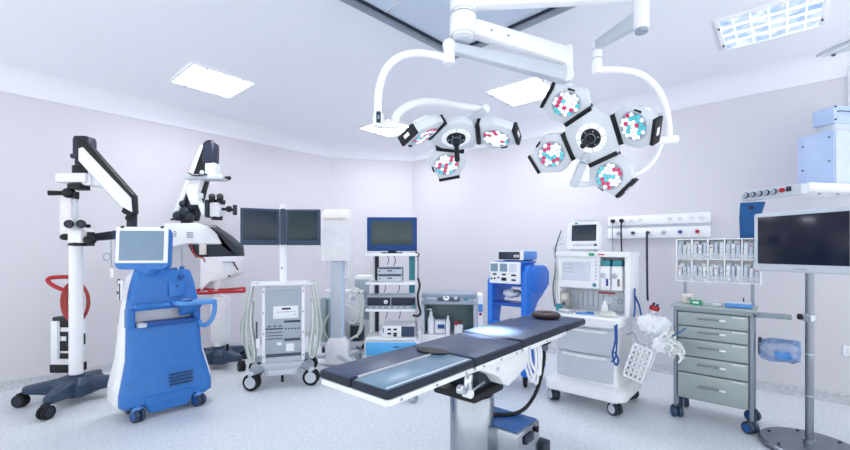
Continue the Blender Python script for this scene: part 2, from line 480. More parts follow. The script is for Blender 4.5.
m.cyl((J1.x, J1.y, J1.z+.04), (J1.x, J1.y, zb), .029, 'white', n=24, bev=.005)
for z in (J1.z-.03, J1.z-.085): m.torus((J1.x, J1.y, z), .029, .002, 'grey')
C1_ = at(591, 138, 2.4)
yk = [at(600, 70, 2.5), at(620, 70, 2.5), at(640, 74, 2.5), at(655, 86, 2.5), at(664, 103, 2.5), at(668, 122, 2.52), at(669, 140, 2.54)]
m.tube(yk, .021, 'white', n=14)
m.cyl(at(677, 139, 2.54), at(655, 141, 2.54), .026, 'white', n=20, bev=.005)
m.build('yoke', L)
m = MB(Matrix.Translation(-o))
m.tube([at(662, 141, 2.54), at(655, 158, 2.56), at(640, 172, 2.56), at(615, 180, 2.56), at(590, 184, 2.56), at(577, 184, 2.55)], .016, 'white', n=12)
m.bar(at(573, 187, 2.52), at(583, 163, 2.47), .05, .035, 'lightgrey', .012, up=(0, -1, 0))
m.tube([at(583, 163, 2.47), at(588, 150, 2.47), C1_+V(0, .08, 0)], .022, 'lightgrey', n=12)
m.build('cradle', L)
vd = (-V(C1_.x, C1_.y, C1_.z-CAMH)).normalized()
n1 = (vd + V(-.42, 0, 0) + V(0, 0, -.40)).normalized()
lamp_head(L, C1_, n1, V(0, 0, 1), ((112, 20, .9), (8, 24, -.9), (-72, 18, .9), (192, 16, .25)), 0, .168, True)

# small lamp, three pods
S = thing('surgical_light', 'three-pod surgical lamp tipped downwards, hanging nearer the corner', 'surgical light', (MC.x, MC.y, ZC), 0, 'surgical lamps')
o = S.location
E2 = V(.87, 2.5, 0); J2 = V(.122, 2.08, 2.33)
m = MB(Matrix.Translation(-o))
m.lathe([(.058, 2.40), (.068, 2.40), (.068, 2.495), (.058, 2.495), (.058, 2.40)], 'white', (MC.x, MC.y, 0))
m.bar((MC.x+.054, MC.y+.032, 2.455), (E2.x, E2.y, 2.48), .07, .085, 'white', .016, w2=.06, h2=.11)
for k in (.2, .35): m.sph(V(MC.x, MC.y, 2.45)*(1-k)+V(E2.x, E2.y, 2.47)*k+V(.02, -.035, 0), .006, 'grey', 8)
m.build('extension_arm', S)
m = MB(Matrix.Translation(-o)); m.cyl((E2.x, E2.y, 2.335), (E2.x, E2.y, 2.545), .034, 'white', n=28, bev=.008)
m.build('elbow', S)
m = MB(Matrix.Translation(-o))
m.bar((E2.x, E2.y, 2.365), tuple(J2), .07, .10, 'lightgrey', .018, w2=.05, h2=.055)
m.cyl(V(E2.x-.02, E2.y-.05, 2.36), V(E2.x-.02, E2.y+.03, 2.36), .045, 'offwhite', n=24, bev=.004)
m.build('spring_arm', S)
m = MB(Matrix.Translation(-o))
m.sph(J2+V(0, 0, .01), .034, 'white', 20)
m.cyl(J2, V(J2.x, J2.y, 2.245), .029, 'white', n=24, bev=.005)
m.torus((J2.x, J2.y, 2.285), .026, .002, 'grey')
q = at(378, 122, 2.08)
m.tube([V(J2.x, J2.y, 2.27), at(438, 56, 2.08), at(418, 53, 2.08), at(399, 57, 2.08), at(386, 69, 2.08), at(380, 85, 2.08), at(378, 100, 2.08), q], .019, 'white', n=14)
m.build('curved_tube', S)
m = MB(Matrix.Translation(-o))
m.cyl(at(378, 114, 2.08), at(378, 127, 2.08), .027, 'white', n=20, bev=.004)
m.bar(at(374, 124, 2.08), at(397, 125, 2.10), .035, .04, 'offwhite', .01)
m.build('lower_joint', S)
MB(Matrix.Translation(-o)).box(at(378.5, 117, 2.045), (.022, .012, .055), 'charcoal', .003).box(at(378.5, 117, 2.038), (.010, .003, .02), 'screen_blue', .001).build('control_pad', S)
C2_ = at(456, 138, 2.42)
m = MB(Matrix.Translation(-o))
m.tube([at(394, 126, 2.10), at(397, 115, 2.13), at(406, 107, 2.18), at(420, 102, 2.27), at(436, 102, 2.38), at(455, 105, 2.5), at(480, 109, 2.55)], .022, 'white', n=14)
m.sph(at(485, 109, 2.55), .031, 'white', 20)
m.tube([at(484, 110, 2.55), at(474, 118, 2.52), at(462, 126, 2.46), C2_+V(0, .02, .05)], .026, 'lightgrey', n=12)
m.build('yoke', S)
lamp_head(S, C2_, V(0.02, -.34, -.95), V(0, 1, -.3), ((190, 18, .5), (78, 24, .7), (-30, 34, -.3)), 0, .15, False)

# ------------------------------------------------------------------ operating table
TZ = .79
foot_mid = V(-.295, 1.617, 0); head_mid = V(1.039, 3.18, 0); colm = V(.261, 2.27, 0)
ax = (head_mid-foot_mid).normalized(); ta = math.atan2(ax.y, ax.x)
T = thing('operating_table', 'long black-padded operating table on a steel column in the middle', 'operating table', colm, ta)
# local x runs from the foot end (negative) to the head end; local y is away from the camera
x0 = -(colm-foot_mid).length; x1 = (head_mid-colm).length
xs = [x0, x0+.576, x0+1.055, x0+1.69, x1]; W = .21
def padpart(name, xa, xb, ya, yb, m, th=.036, z=TZ):
    b = MB()
    b.box(((xa+xb)/2, (ya+yb)/2, z-th/2-.003), (xb-xa, yb-ya, th), 'pad_side', .012, seg=3)
    b.box(((xa+xb)/2, (ya+yb)/2, z-.004), (xb-xa-.02, yb-ya-.02, .008), m, .004)
    return b
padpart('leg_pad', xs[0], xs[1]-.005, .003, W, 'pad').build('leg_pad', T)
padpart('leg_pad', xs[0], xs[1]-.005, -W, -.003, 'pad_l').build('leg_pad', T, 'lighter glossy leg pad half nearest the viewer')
padpart('seat_pad', xs[1], xs[2]-.005, -W, W, 'pad', th=.042).build('seat_pad', T)
padpart('back_pad', xs[2], xs[3]-.005, -W, W, 'pad', th=.048, z=TZ+.008).build('back_pad', T)
padpart('head_pad', xs[3], xs[4], -W, W, 'pad', th=.042).build('head_pad', T)
m = MB()
m.box(((xs[0]+xs[1])/2, .0, TZ-.001), (xs[1]-xs[0]-.08, .005, .010), 'white', .001)
m.box(((xs[0]+xs[1])/2-.01, -W+.02, TZ+.001), (xs[1]-xs[0]-.05, .005, .004), 'white', .001)  # white strip painted as the highlight along the near pad edge
m.build('piping_and_highlight', T)
m = MB()
m.lathe([(0, 0), (.09, 0), (.095, .004), (.09, .008), (0, .009)], 'black', (0, 0, 0))  # flat black disc stands in for the dark of the cutout recess
ob = m.build('cutout_dark_disc', T); ob.location = (xs[1]-.03, .03, TZ+.0005); ob.scale = (.55, 1, 1)
zz = TZ-.052
for sg in (-1, 1):
    for a, b in ((xs[0]+.015, xs[1]-.015), (xs[1]+.015, xs[2]-.015), (xs[2]+.015, xs[3]-.015)):
        m = MB()
        m.box(((a+b)/2, sg*(W-.010), zz), (b-a, .016, .024), 'white', .004)
        for k in range(3):
            x = a+.06+(b-a-.12)*k/2
            m.cyl((x, sg*(W-.012), zz), (x, sg*(W+.001), zz), .006, 'steel', n=12)
        m.build('side_rail', T)
m = MB(); m.box((xs[0]+.012, 0, zz), (.018, 2*W-.02, .026), 'white', .005); m.build('end_rail', T)
m = MB()
m.box(((xs[0]+xs[1])/2, 0, TZ-.049), (xs[1]-xs[0]-.025, 2*W-.04, .018), 'offwhite', .004)
m.box(((xs[1]+xs[3])/2, 0, TZ-.066), (xs[3]-xs[1]-.025, 2*W-.05, .024), 'offwhite', .004)
m.box(((xs[3]+xs[4])/2-.04, 0, TZ-.066), (xs[4]-xs[3]-.02, 2*W-.14, .018), 'steel', .004)
m.build('top_frame', T)
m = MB()
m.prism([(xs[1]+.07, TZ-.075), (xs[2]+.12, TZ-.075), (xs[2]+.10, TZ-.165), (xs[1]+.36, TZ-.225), (xs[1]+.31, TZ-.205), (xs[1]+.27, TZ-.16), (xs[1]+.20, TZ-.125)], -.185, .17, 'white', plane='xz', bev=.005)
m.cyl((xs[1]+.24, -.18, TZ-.105), (xs[1]+.24, -.192, TZ-.105), .011, 'lightgrey', n=16)
m.build('side_housing', T)
for sg in (-1, 1):
    m = MB()
    m.bar((xs[1]-.01, sg*.178, TZ-.075), (xs[1]-.02, sg*.178, TZ-.165), .034, .03, 'chrome', .007, up=(1, 0, 0))
    m.cyl((xs[1]-.02, sg*.155, TZ-.165), (xs[1]-.02, sg*.203, TZ-.165), .020, 'white', n=20, bev=.004)
    m.cyl((xs[1]-.08, sg*.168, TZ-.13), (xs[1]-.08, sg*.195, TZ-.13), .021, 'chrome', n=20, bev=.004)
    m.bar((xs[1]-.08, sg*.178, TZ-.13), (xs[1]-.02, sg*.178, TZ-.165), .015, .017, 'steel', .003)
    m.bar((xs[1]-.02, sg*.182, TZ-.165), (xs[1]+.15, sg*.165, TZ-.155), .010, .010, 'steel', .003)
    m.build('leg_hinge', T)
m = MB(); m.box((-.03, 0, .545), (.29, .27, .04), 'black', .010); m.build('column_head', T)
m = MB(); m.box((.02, 0, .63), (.2, .2, .15), 'charcoal', .01); m.cyl((0, 0, .50), (0, 0, .53), .085, 'black', n=32); m.build('saddle', T)
m = MB()
m.lathe([(0, 0), (.122, 0), (.122, .475), (.115, .488), (.0, .488)], 'columnsteel', (0, 0, .02), n=56)
m.build('column', T)
m = MB(); m.box((.08, 0, .028), (.72, .44, .045), 'steel_d', .012); m.build('base_plate', T)
m = MB()
m.box((.165, -.085, .19), (.265, .37, .30), 'columnsteel', .016, taper=(.98, .97))
m.box((.165, -.085, .341), (.235, .33, .006), 'boxblue', .002)
m.build('motor_box', T, 'steel motor box with blue top beside the column')
m = MB(); m.box((.14, -.274, .29), (.10, .012, .045), 'navy', .003); m.box((.235, -.274, .305), (.024, .014, .03), 'black', .004)
m.build('socket_panel', T)
m = MB(); m.box((.345, -.19, .12), (.085, .20, .16), 'charcoal', .014); m.build('plinth_step', T)
for sx, sy in ((-.25, -.2), (-.25, .2), (.41, -.2), (.41, .2)):
    MB().box((sx, sy, .02), (.08, .08, .04), 'charcoal', .01).build('foot', T)
m = MB()
m.bar((xs[3]-.14, -.10, TZ-.07), (xs[3]-.14, -.10, TZ-.16), .06, .045, 'steel_d', .006, up=(1, 0, 0))
m.box((xs[3]-.14, -.10, TZ-.095), (.09, .08, .045), 'charcoal', .008)
m.build('cable_bracket', T)
m = MB()
m.tube([(xs[3]-.14, -.11, TZ-.14), (xs[3]-.19, -.13, TZ-.22), (xs[3]-.34, -.16, TZ-.34), (.34, -.17, .385), (.24, -.14, .357), (.15, -.06, .356), (.10, .0, .356)], .011, 'black', n=10)
m.build('power_cable', T)
for k, (dx, dz) in enumerate(((0, 0), (.04, -.025), (.075, .015))):
    x = xs[2]+.12+dx; m = MB()
    m.tube([(x, -.15, TZ-.075), (x-.015, -.17, TZ-.165), (x+.04+.015*k, -.18, TZ-.27+dz), (x+.115, -.17, TZ-.23+dz), (x+.14, -.16, TZ-.12), (x+.12, -.15, TZ-.075)], .008, 'white', n=8)
    m.build('hose_loop', T)

hr = MB(); hr.torus((0, 0, .022), .075, .030, 'brown', sc=(1, 1, .72)); hr.torus((0, 0, .022), .075, .0305, 'black', sc=(1, 1, .5))
hp = at(546, 313.5, 3.08)
tag(hr.build('head_ring'), 'dark brown gel head ring lying on the table head end', 'cushion', loc=(hp.x, hp.y, TZ+.001))


# ------------------------------------------------------------------ anaesthesia machine
AX, AY = 1.29, 3.367
T = thing('anaesthesia_machine', 'tall white anaesthesia machine with grey drawers, display and blue cords', 'medical machine', (AX, AY, 0), RW)
m = MB()
secs = []
for z, gx, gy in ((.105, .31, -.02), (.115, .33, -.04), (.18, .33, -.04), (.205, .30, -.005)):
    secs.append(rrect(gx, gy, .57-gy*.2, z, .10, 6))
m.loft(secs, 'white'); m.build('base', T)
for x, y, a in ((-.25, .03, .9), (.25, .03, 1.1), (-.25, .5, 0.4), (.25, .5, 1.2)):
    caster(T, x, y, .050, .05, .11, 'charcoal', 'lightgrey', 'lightgrey', a, twin=True)
m = MB()
m.loft([rrect(.262, .05, .54, .20, .03), rrect(.255, .07, .53, .45, .03), rrect(.255, .07, .53, .68, .03)], 'white')
m.build('cabinet', T)
for z0, z1 in ((.225, .44), (.447, .655)):
    d = MB()
    pts = []
    for i in range(9):
        x = -.232+.464*i/8; pts.append((x, .048-.022*math.sin(math.pi*i/8)))
    d.prism([(p[0], p[1]+.004) for p in pts]+[(.232, .08), (-.232, .08)], z0, z1, 'lightgrey', bev=.004)
    dr = d.build('drawer', T)
    h = MB(); h.prism([(p[0]*.8, p[1]-.006) for p in pts]+[(.186, .06), (-.186, .06)], z1-.03, z1-.012, 'white', bev=.004); h.build('handle', dr)
m = MB()
m.loft([rrect(.27, -.01, .52, .675, .06, 5), rrect(.292, -.035, .53, .69, .07, 5), rrect(.295, -.04, .53, .752, .07, 5), rrect(.285, -.03, .52, .762, .07, 5)], 'white')
m.build('worktop', T)
m = MB()
m.box((-.02, .44, .99), (.58, .16, .50), 'offwhite', .01)
m.box((.292, .35, 1.0), (.04, .30, .50), 'white', .01)
m.box((-.282, .36, 1.0), (.02, .30, .50), 'white', .006)
m.build('tower', T)
m = MB(); m.box((0, .352, .855), (.54, .012, .17), 'lightgrey', .003)
m.torus((.10, .344, .86), .028, .004, 'white', rot=(R(90), 0, 0)); m.cyl((.10, .346, .86), (.10, .341, .86), .026, 'screen_lite', n=24)
m.torus((.2, .344, .86), .018, .004, 'grey', rot=(R(90), 0, 0))
m.box((.09, .343, .925), (.14, .006, .014), 'red', .002)
for k in range(7): m.box((-.16+.045*k, .344, .86), (.006, .006, .14), 'grey', .001)
m.build('gauge_panel', T)
m = MB(); m.box((.005, .345, 1.262), (.62, .34, .045), 'white', .012)
m.box((.02, .17, 1.262), (.045, .006, .024), 'green', .002); m.box((.10, .17, 1.262), (.05, .005, .012), 'pink', .001)
m.build('top_shelf', T)
m = MB(); m.box((-.10, .26, 1.10), (.36, .11, .275), 'white', .014, rot=(R(-4), 0, 0)); d = m.build('display', T)
m = MB(); m.box((-.125, .201, 1.115), (.25, .006, .165), 'screen_lite', .003, rot=(R(-4), 0, 0))
for k in range(4):
    m.box((-.2+.01*k, .1975, 1.175-.035*k), (.1, .003, .004), 'grey', .0005, rot=(R(-4), 0, 0))
    m.box((-.07, .1975, 1.175-.035*k), (.06, .003, .005), 'lightgrey', .0005, rot=(R(-4), 0, 0))
m.build('screen', d)
m = MB()
for k in range(6): m.box((-.235+.035*k, .207, 1.005-.012*(k % 2)), (.012, .008, .010), 'darkgrey', .001)
m.cyl((.035, .212, 1.0), (.035, .190, 1.0), .016, 'teal', n=20, bev=.003)
for k in range(6): m.box((.045, .200, 1.05+.03*k), (.016, .006, .014), 'lightgrey', .002)
m.build('keys', d)
for k, x in enumerate((.125, .215)):
    v = MB(); v.box((x, .265, 1.065), (.078, .16, .20), 'white', .008)
    v.box((x, .27, 1.19), (.074, .15, .05), 'teal', .012)
    vp = v.build('vaporizer', T)
    v = MB(); v.cyl((x-.012, .19, 1.085), (x-.012, .168, 1.085), .022, 'lightgrey', n=20, bev=.003); v.box((x-.012, .167, 1.085), (.008, .006, .036), 'grey', .002); v.build('dial', vp)
    v = MB(); v.box((x+.018, .183, 1.03), (.018, .006, .06), 'purple' if k == 0 else 'wood', .002); v.build('label_strip', vp)
m = MB(); m.box((-.235, .24, .86), (.075, .07, .12), 'stone', .006); m.box((-.235, .203, .88), (.045, .006, .05), 'cream', .002); m.cyl((-.235, .21, .82), (-.235, .19, .82), .014, 'darkgrey', n=16)
m.build('gas_sensor', T)
m = MB()
for k in range(3): m.tube([(-.30+.01*k, .30, 1.48-.06*k), (-.33-.01*k, .25, 1.32), (-.315+.012*k, .2, 1.1), (-.335+.01*k, .2, .95), (-.30, .16+.02*k, .79)], .006, 'hose_g' if k else 'darkgrey', n=6)
m.build('sensor_cables', T)
m = MB()
m.tube([(.325, .30, .98), (.335, .26, .93), (.332, .28, .86), (.345, .22, .80), (.35, .18, .77)], .008, 'blue_d', n=6)
m.tube([(.335, .26, .93), (.36, .30, .84), (.385, .26, .76)], .008, 'blue_d', n=6)
m.build('blue_cord', T); m = MB()
m.tube([(.275, -.05, .72), (.28, -.065, .60), (.262, -.07, .50), (.285, -.07, .42), (.30, -.06, .46), (.275, -.06, .52)], .008, 'blue_d', n=6)
m.tube([(.287, -.05, .73), (.292, -.065, .60), (.282, -.07, .48), (.255, -.07, .44)], .007, 'blue_d', n=6)
m.build('blue_cord', T)
def on_machine(x, y, z=0):
    c, s = math.cos(RW), math.sin(RW); return V(AX+c*x-s*y, AY+s*x+c*y, z)
P = on_machine(-.10, .31, 1.285)
T2 = thing('patient_monitor', 'white patient monitor with dark screen on top of the anaesthesia machine', 'monitor', P, RW+R(4))
T2.scale = (.9, .9, .88)
m = MB(Matrix.Rotation(R(-6), 4, 'X'))
m.loft([rrect(.155, -.05, .08, .022, .02), rrect(.158, -.055, .09, .07, .02), rrect(.153, -.055, .08, .27, .02), rrect(.13, -.05, .05, .30, .02)], 'white')
m.build('housing', T2)
m = MB(Matrix.Rotation(R(-6), 4, 'X')); m.box((.015, -.056, .185), (.235, .006, .165), 'screen_slate', .004); m.build('screen', T2)
m = MB(Matrix.Rotation(R(-6), 4, 'X'))
for k in range(9): m.box((-.075+.024*k, -.058, .062), (.017, .005, .022), 'lightgrey', .002)
m.cyl((.13, -.055, .062), (.13, -.072, .062), .013, 'navyframe', n=16, bev=.002); m.box((-.06, -.057, .283), (.03, .005, .014), 'teal', .001)
m.build('keys', T2)
m = MB(Matrix.Rotation(R(-6), 4, 'X')); m.tube([(-.10, .02, .29), (-.09, .02, .325), (.09, .02, .325), (.10, .02, .29)], .01, 'lightgrey', n=8, sub=3); m.build('handle', T2)
MB().box((0, .02, .0125), (.22, .14, .022), 'lightgrey', .006).build('foot', T2)
# small things on its worktop
m = MB(); m.lathe([(0, 0), (.024, 0), (.03, .06), (.027, .06), (.022, .006), (0, .006)], 'teal')
tag(m.build('cup'), 'small teal cup on the left of the anaesthesia worktop', 'cup', loc=on_machine(-.235, .10, .7645))
m = MB(); m.lathe([(0, 0), (.026, 0), (.026, .07), (.012, .09), (.012, .11), (0, .112)], 'white')
tag(m.build('medicine_bottle'), 'small white bottle standing on the anaesthesia worktop', 'bottle', loc=on_machine(.13, .16, .7645))
m = MB(); m.box((0, 0, .006), (.14, .05, .012), 'blue_l', .005); m.box((.04, .01, .014), (.06, .03, .012), 'blue', .004); m.cyl((-.07, 0, .014), (-.14, .02, .012), .006, 'grey', n=8)
tag(m.build('instrument_wrap'), 'blue wrapped instrument lying on the anaesthesia worktop', 'instrument', loc=on_machine(.0, .07, .7645), rz=RW+.3)
m = MB()
pts = [(.07*math.cos(a)*(1-.02*a), .045*math.sin(a), .010+.005*a/3) for a in [i*.7 for i in range(24)]]
m.tube(pts, .008, 'hose', n=7, sub=3)
tag(m.build('tubing_coil'), 'coil of clear white tubing on the anaesthesia worktop', 'tubing', loc=on_machine(.19, .05, .7645), rz=RW)
m = MB(); m.box((0, 0, .012), (.11, .07, .024), 'clear', .006); m.box((0, 0, .026), (.09, .05, .008), 'packet', .003)
tag(m.build('sterile_tray'), 'small white sterile tray near the front left of the anaesthesia worktop', 'tray', loc=on_machine(-.15, .03, .7645), rz=RW-.2)

# waste basket of tubing at its right side
bp = on_machine(.372, .12, .31)
B = thing('wire_basket', 'tilted white perforated basket hanging at right of the anaesthesia machine', 'basket', bp, RW, tilt=(0, R(17)))
m = MB(); t_ = .006; w_, d_, h_ = .066, .075, .26
def grid_wall(mb, c, u, n, wid, hei, nx, nz, mm):
    """a wall with rows of square holes: bars only"""
    u = V(*u)
    for i in range(nx+1):
        p = V(*c)+u*(-wid/2+wid*i/nx)
        mb.bar(p, p+V(0, 0, hei), .018, .006, mm, .001, up=n)
    for k in range(nz+1):
        z = hei*k/nz; p = V(*c)+V(0, 0, z)
        mb.bar(p-u*wid/2, p+u*wid/2, .018, .006, mm, .001, up=n)
grid_wall(m, (0, -d_, 0), (1, 0, 0), (0, 1, 0), 2*w_, h_, 4, 6, 'white'); grid_wall(m, (0, d_, 0), (1, 0, 0), (0, 1, 0), 2*w_, h_, 4, 6, 'white')
grid_wall(m, (-w_, 0, 0), (0, 1, 0), (1, 0, 0), 2*d_, h_, 3, 6, 'white'); grid_wall(m, (w_, 0, 0), (0, 1, 0), (1, 0, 0), 2*d_, h_, 3, 6, 'white')
m.box((0, 0, .003), (2*w_, 2*d_, .006), 'white', .001); m.build('basket_grid', B)
m = MB(); m.box((0, 0, .12), (2*w_-.03, 2*d_-.03, .20), 'packet', .02); m.build('liner', B)
m = MB(); m.tube([(-w_, .03, h_), (-w_-.05, .04, h_+.05), (-w_-.09, .05, h_+.02)], .006, 'steel', n=6); m.tube([(-w_, -.03, h_), (-w_-.05, -.02, h_+.05), (-w_-.09, 0, h_+.02)], .006, 'steel', n=6); m.build('hook', B)
rnd = random.Random(3)
def crumple(m, c, r, mm, seed, sq=1):
    t = bmesh.new(); bmesh.ops.create_icosphere(t, subdivisions=3, radius=1)
    rr = random.Random(seed); ph = [V(rr.uniform(-1, 1), rr.uniform(-1, 1), rr.uniform(-1, 1))*7 for _ in range(7)]
    for v in t.verts:
        n = v.co.normalized(); k = 1+sum(abs(math.sin(n.dot(p)+i))*.13 for i, p in enumerate(ph))-.5
        q_ = V(*[math.copysign(abs(x)**sq, x) for x in n]); v.co = V(q_.x*r[0]*k, q_.y*r[1]*k, q_.z*r[2]*k)
    m._add(t, mm, Matrix.Translation(V(*c)))
m = MB(); crumple(m, (0, 0, 0), (.085, .07, .085), 'packet', 1); crumple(m, (-.05, .0, .03), (.07, .06, .06), 'white', 5); crumple(m, (.06, -.01, .01), (.06, .05, .06), 'packet', 12)
q = at(654, 327, 3.17); tag(m.build('crumpled_bag'), 'crumpled clear plastic bag stuffed in the white basket', 'bag', loc=q)
m = MB(); crumple(m, (0, .0, 0), (.07, .04, .06), 'white', 31); crumple(m, (.04, .0, .04), (.05, .035, .04), 'packet_b', 32)
for i in range(26):
    a = rnd.uniform(-.9, 1.2); p0 = V(rnd.uniform(-.07, .05), rnd.uniform(-.05, .0), rnd.uniform(-.05, .06)); L_ = rnd.uniform(.05, .11)
    p2_ = p0+V(L_*math.cos(a), -.03+rnd.uniform(-.03, .03), L_*math.sin(a)*.6-.02); p1_ = (p0+p2_)/2+V(0, -.02, .035)
    m.tube([p0, p1_, p2_, p2_+V(rnd.uniform(-.02, .02), 0, -.03)], rnd.choice((.005, .007, .009)), rnd.choice(('white', 'hose', 'packet', 'clear', 'white')), n=7)
m.tube([(.03, -.06, .07), (.08, -.07, .10), (.13, -.06, .13)], .005, 'blue_d', n=6)
q = at(663, 344, 3.05); tag(m.build('used_tubing'), 'tangle of white tubing spilling from the tilted basket', 'tubing', loc=q)
m = MB(); m.cyl((0, 0, 0), (0, 0, .045), .034, 'clear', n=24); m.cyl((0, 0, .045), (0, 0, .08), .037, 'red', n=24, bev=.006); m.cyl((.016, 0, .08), (.016, 0, .10), .010, 'navy', n=12); m.cyl((-.016, 0, .08), (-.018, 0, .105), .010, 'navy', n=12)
q = at(653, 314, 3.30)
o = tag(m.build('suction_jar'), 'clear jar with red lid on top of the tubing basket', 'jar', loc=at(652, 315.5, 3.28)); o.rotation_euler = (R(8), R(14), 0)

# ------------------------------------------------------------------ wall gas panel
d = V(math.cos(RW), math.sin(RW), 0)
pc = pq(WP, 2.6)                                       # set below from the photograph's left end
pl = V(2.12, 4.714, 0); q0 = pl.dot(B2); pc = pq(WP, q0-.485)
G = thing('gas_outlet_panel', 'long white gas and power outlet rail on the right wall', 'wall panel', (pc.x, pc.y, 1.42), RW)
m = MB(); m.box((0, -.03, .065), (.97, .06, .115), 'white', .012); m.box((0, -.03, .205), (.97, .06, .105), 'white', .012); m.box((0, -.015, .135), (.96, .03, .04), 'lightgrey', .002)
m.build('rail', G)
for k in range(10):
    if k in (4, 5): continue
    x = -.42+.093*k
    s_ = MB(); s_.cyl((x, -.06, .205), (x, -.066, .205), .026, 'offwhite', n=20, bev=.002)
    for sg in (-1, 1): s_.cyl((x+sg*.009, -.066, .205), (x+sg*.009, -.068, .205), .004, 'darkgrey', n=8)
    s_.build('socket', G)
for k, cc in enumerate(('grey', 'darkgrey', 'steel', 'steel', 'blue_d', 'red')):
    x = -.36+.148*k
    s_ = MB(); s_.cyl((x, -.06, .065), (x, -.07, .065), .032, 'offwhite', n=24, bev=.002); s_.cyl((x, -.07, .065), (x, -.095, .065), .018, cc, n=18, bev=.003); s_.build('gas_outlet', G)
def on_wall(x, z, off=.09): return V(pc.x, pc.y, 1.42)+d*x+V(-A2.x, -A2.y, 0)*off+V(0, 0, z)
for x, lab, cat_, z0, zend, r in ((-.42, 'black plug with grey cord in the first upper socket of the rail', 'plug', .205, -.18, .006), (-.327, 'black plug and black cord in the second upper socket of the rail', 'plug', .205, -.20, .008)):
    m = MB(); p = on_wall(x, z0, .071); n_ = V(-A2.x, -A2.y, 0)
    m.cyl((0, 0, 0), n_*.035, .022, 'black', n=16, bev=.004)
    m.tube([n_*.02, n_*.03+V(0, 0, -.05), n_*.03+V(0.0, 0, -.2), n_*.03+V(.01, 0, zend-z0)], r, 'black' if r > .007 else 'grey', n=7)
    tag(m.build('power_plug'), lab, cat_, 'plugs in the wall rail', loc=p)
m = MB(); p = on_wall(-.06, .065, .095); n_ = V(-A2.x, -A2.y, 0)
m.cyl((0, 0, 0), n_*.03, .016, 'charcoal', n=14); m.tube([n_*.02, n_*.05+V(0, 0, -.05), n_*.045+V(0, 0, -.3), n_*.05+V(.005, 0, -.62), n_*.05+V(.01, 0, -.72)], .011, 'charcoal', n=8)
tag(m.build('gas_hose'), 'thin black hose hanging straight down from the wall rail', 'hose', loc=p)
sw = pq(WP, q0-2.0)
ww = at(848, 348, 3.55); qq = ww.dot(B2)
m = MB(); m.box((0, -.008, 0), (.085, .016, .085), 'white', .004); m.box((0, -.018, 0), (.05, .006, .05), 'offwhite', .002)
so = pq(WP, qq); tag(m.build('wall_socket'), 'white wall socket at right of the monitor pole', 'socket', loc=(so.x, so.y, ww.z), rz=RW)

# ------------------------------------------------------------------ steel drawer cart
KX, KY = 2.125, 3.035
def on_cart(x, y, z=0):
    c, s = math.cos(RW), math.sin(RW); return V(KX+c*x-s*y, KY+s*x+c*y, z)
T = thing('drawer_cart', 'grey metal five-drawer supply cart on dark blue wheels', 'cart', (KX, KY, 0), RW)
W_, D_ = .245, .33
m = MB(); m.box((0, D_/2+.01, .50), (2*W_-.03, D_-.03, .69), 'cartgrey_d', .004); m.build('carcass', T)
for sx in (-1, 1):
    for y in (.016, D_-.016):
        m = MB(); m.box((sx*(W_-.012), y, .475), (.024, .028, .78), 'rimgrey', .007); m.build('post', T)
zs = [(.826, .723), (.718, .626), (.621, .492), (.487, .366), (.361, .165)]
for z1, z0 in zs:
    dm = MB(); dm.box((0, .008, (z0+z1)/2), (2*W_-.06, .022, z1-z0-.004), 'cartgrey', .003); dr = dm.build('drawer', T)
    h = MB(); zc = (z0+z1)/2+.01
    for sg in (-1, 1): h.cyl((sg*.075, .0, zc), (sg*.075, -.028, zc), .007, 'chrome', n=12)
    h.bar((-.085, -.028, zc), (.05, -.028, zc), .013, .013, 'steel_d', .005); h.bar((.05, -.028, zc), (.09, -.028, zc), .015, .015, 'white', .006); h.build('handle', dr)
    h = MB(); h.box((.16, -.004, z1-.014), (.075, .003, .006), 'packet', .0005); h.build('label_strip', dr)
m = MB(); m.box((0, D_/2, .868), (2*W_+.03, D_+.03, .018), 'cartgrey', .005)
m.box((0, .0, .846), (2*W_-.02, .02, .03), 'cartgrey_d', .003)
m.build('cart_top', T)
for x, y, a in ((-W_+.02, .02, .5), (W_-.02, .02, .9), (-W_+.02, D_-.03, .3), (W_-.02, D_-.03, 1.0)):
    caster(T, x, y, .042, .05, .10, 'navyframe', 'blue_d', 'charcoal', a, twin=True)
m = MB()
m.bar((W_+.015, .03, .845), (W_+.20, .03, .845), .18, .016, 'glass_g', .004)
m.bar((W_+.0, .10, .825), (W_+.05, .10, .825), .02, .02, 'steel_d', .003)
m.build('side_shelf', T)
for x in (-.215, .225):
    m = MB(); m.box((x, D_-.01, .955), (.022, .018, .19), 'grey', .003); m.build('rack_post', T)
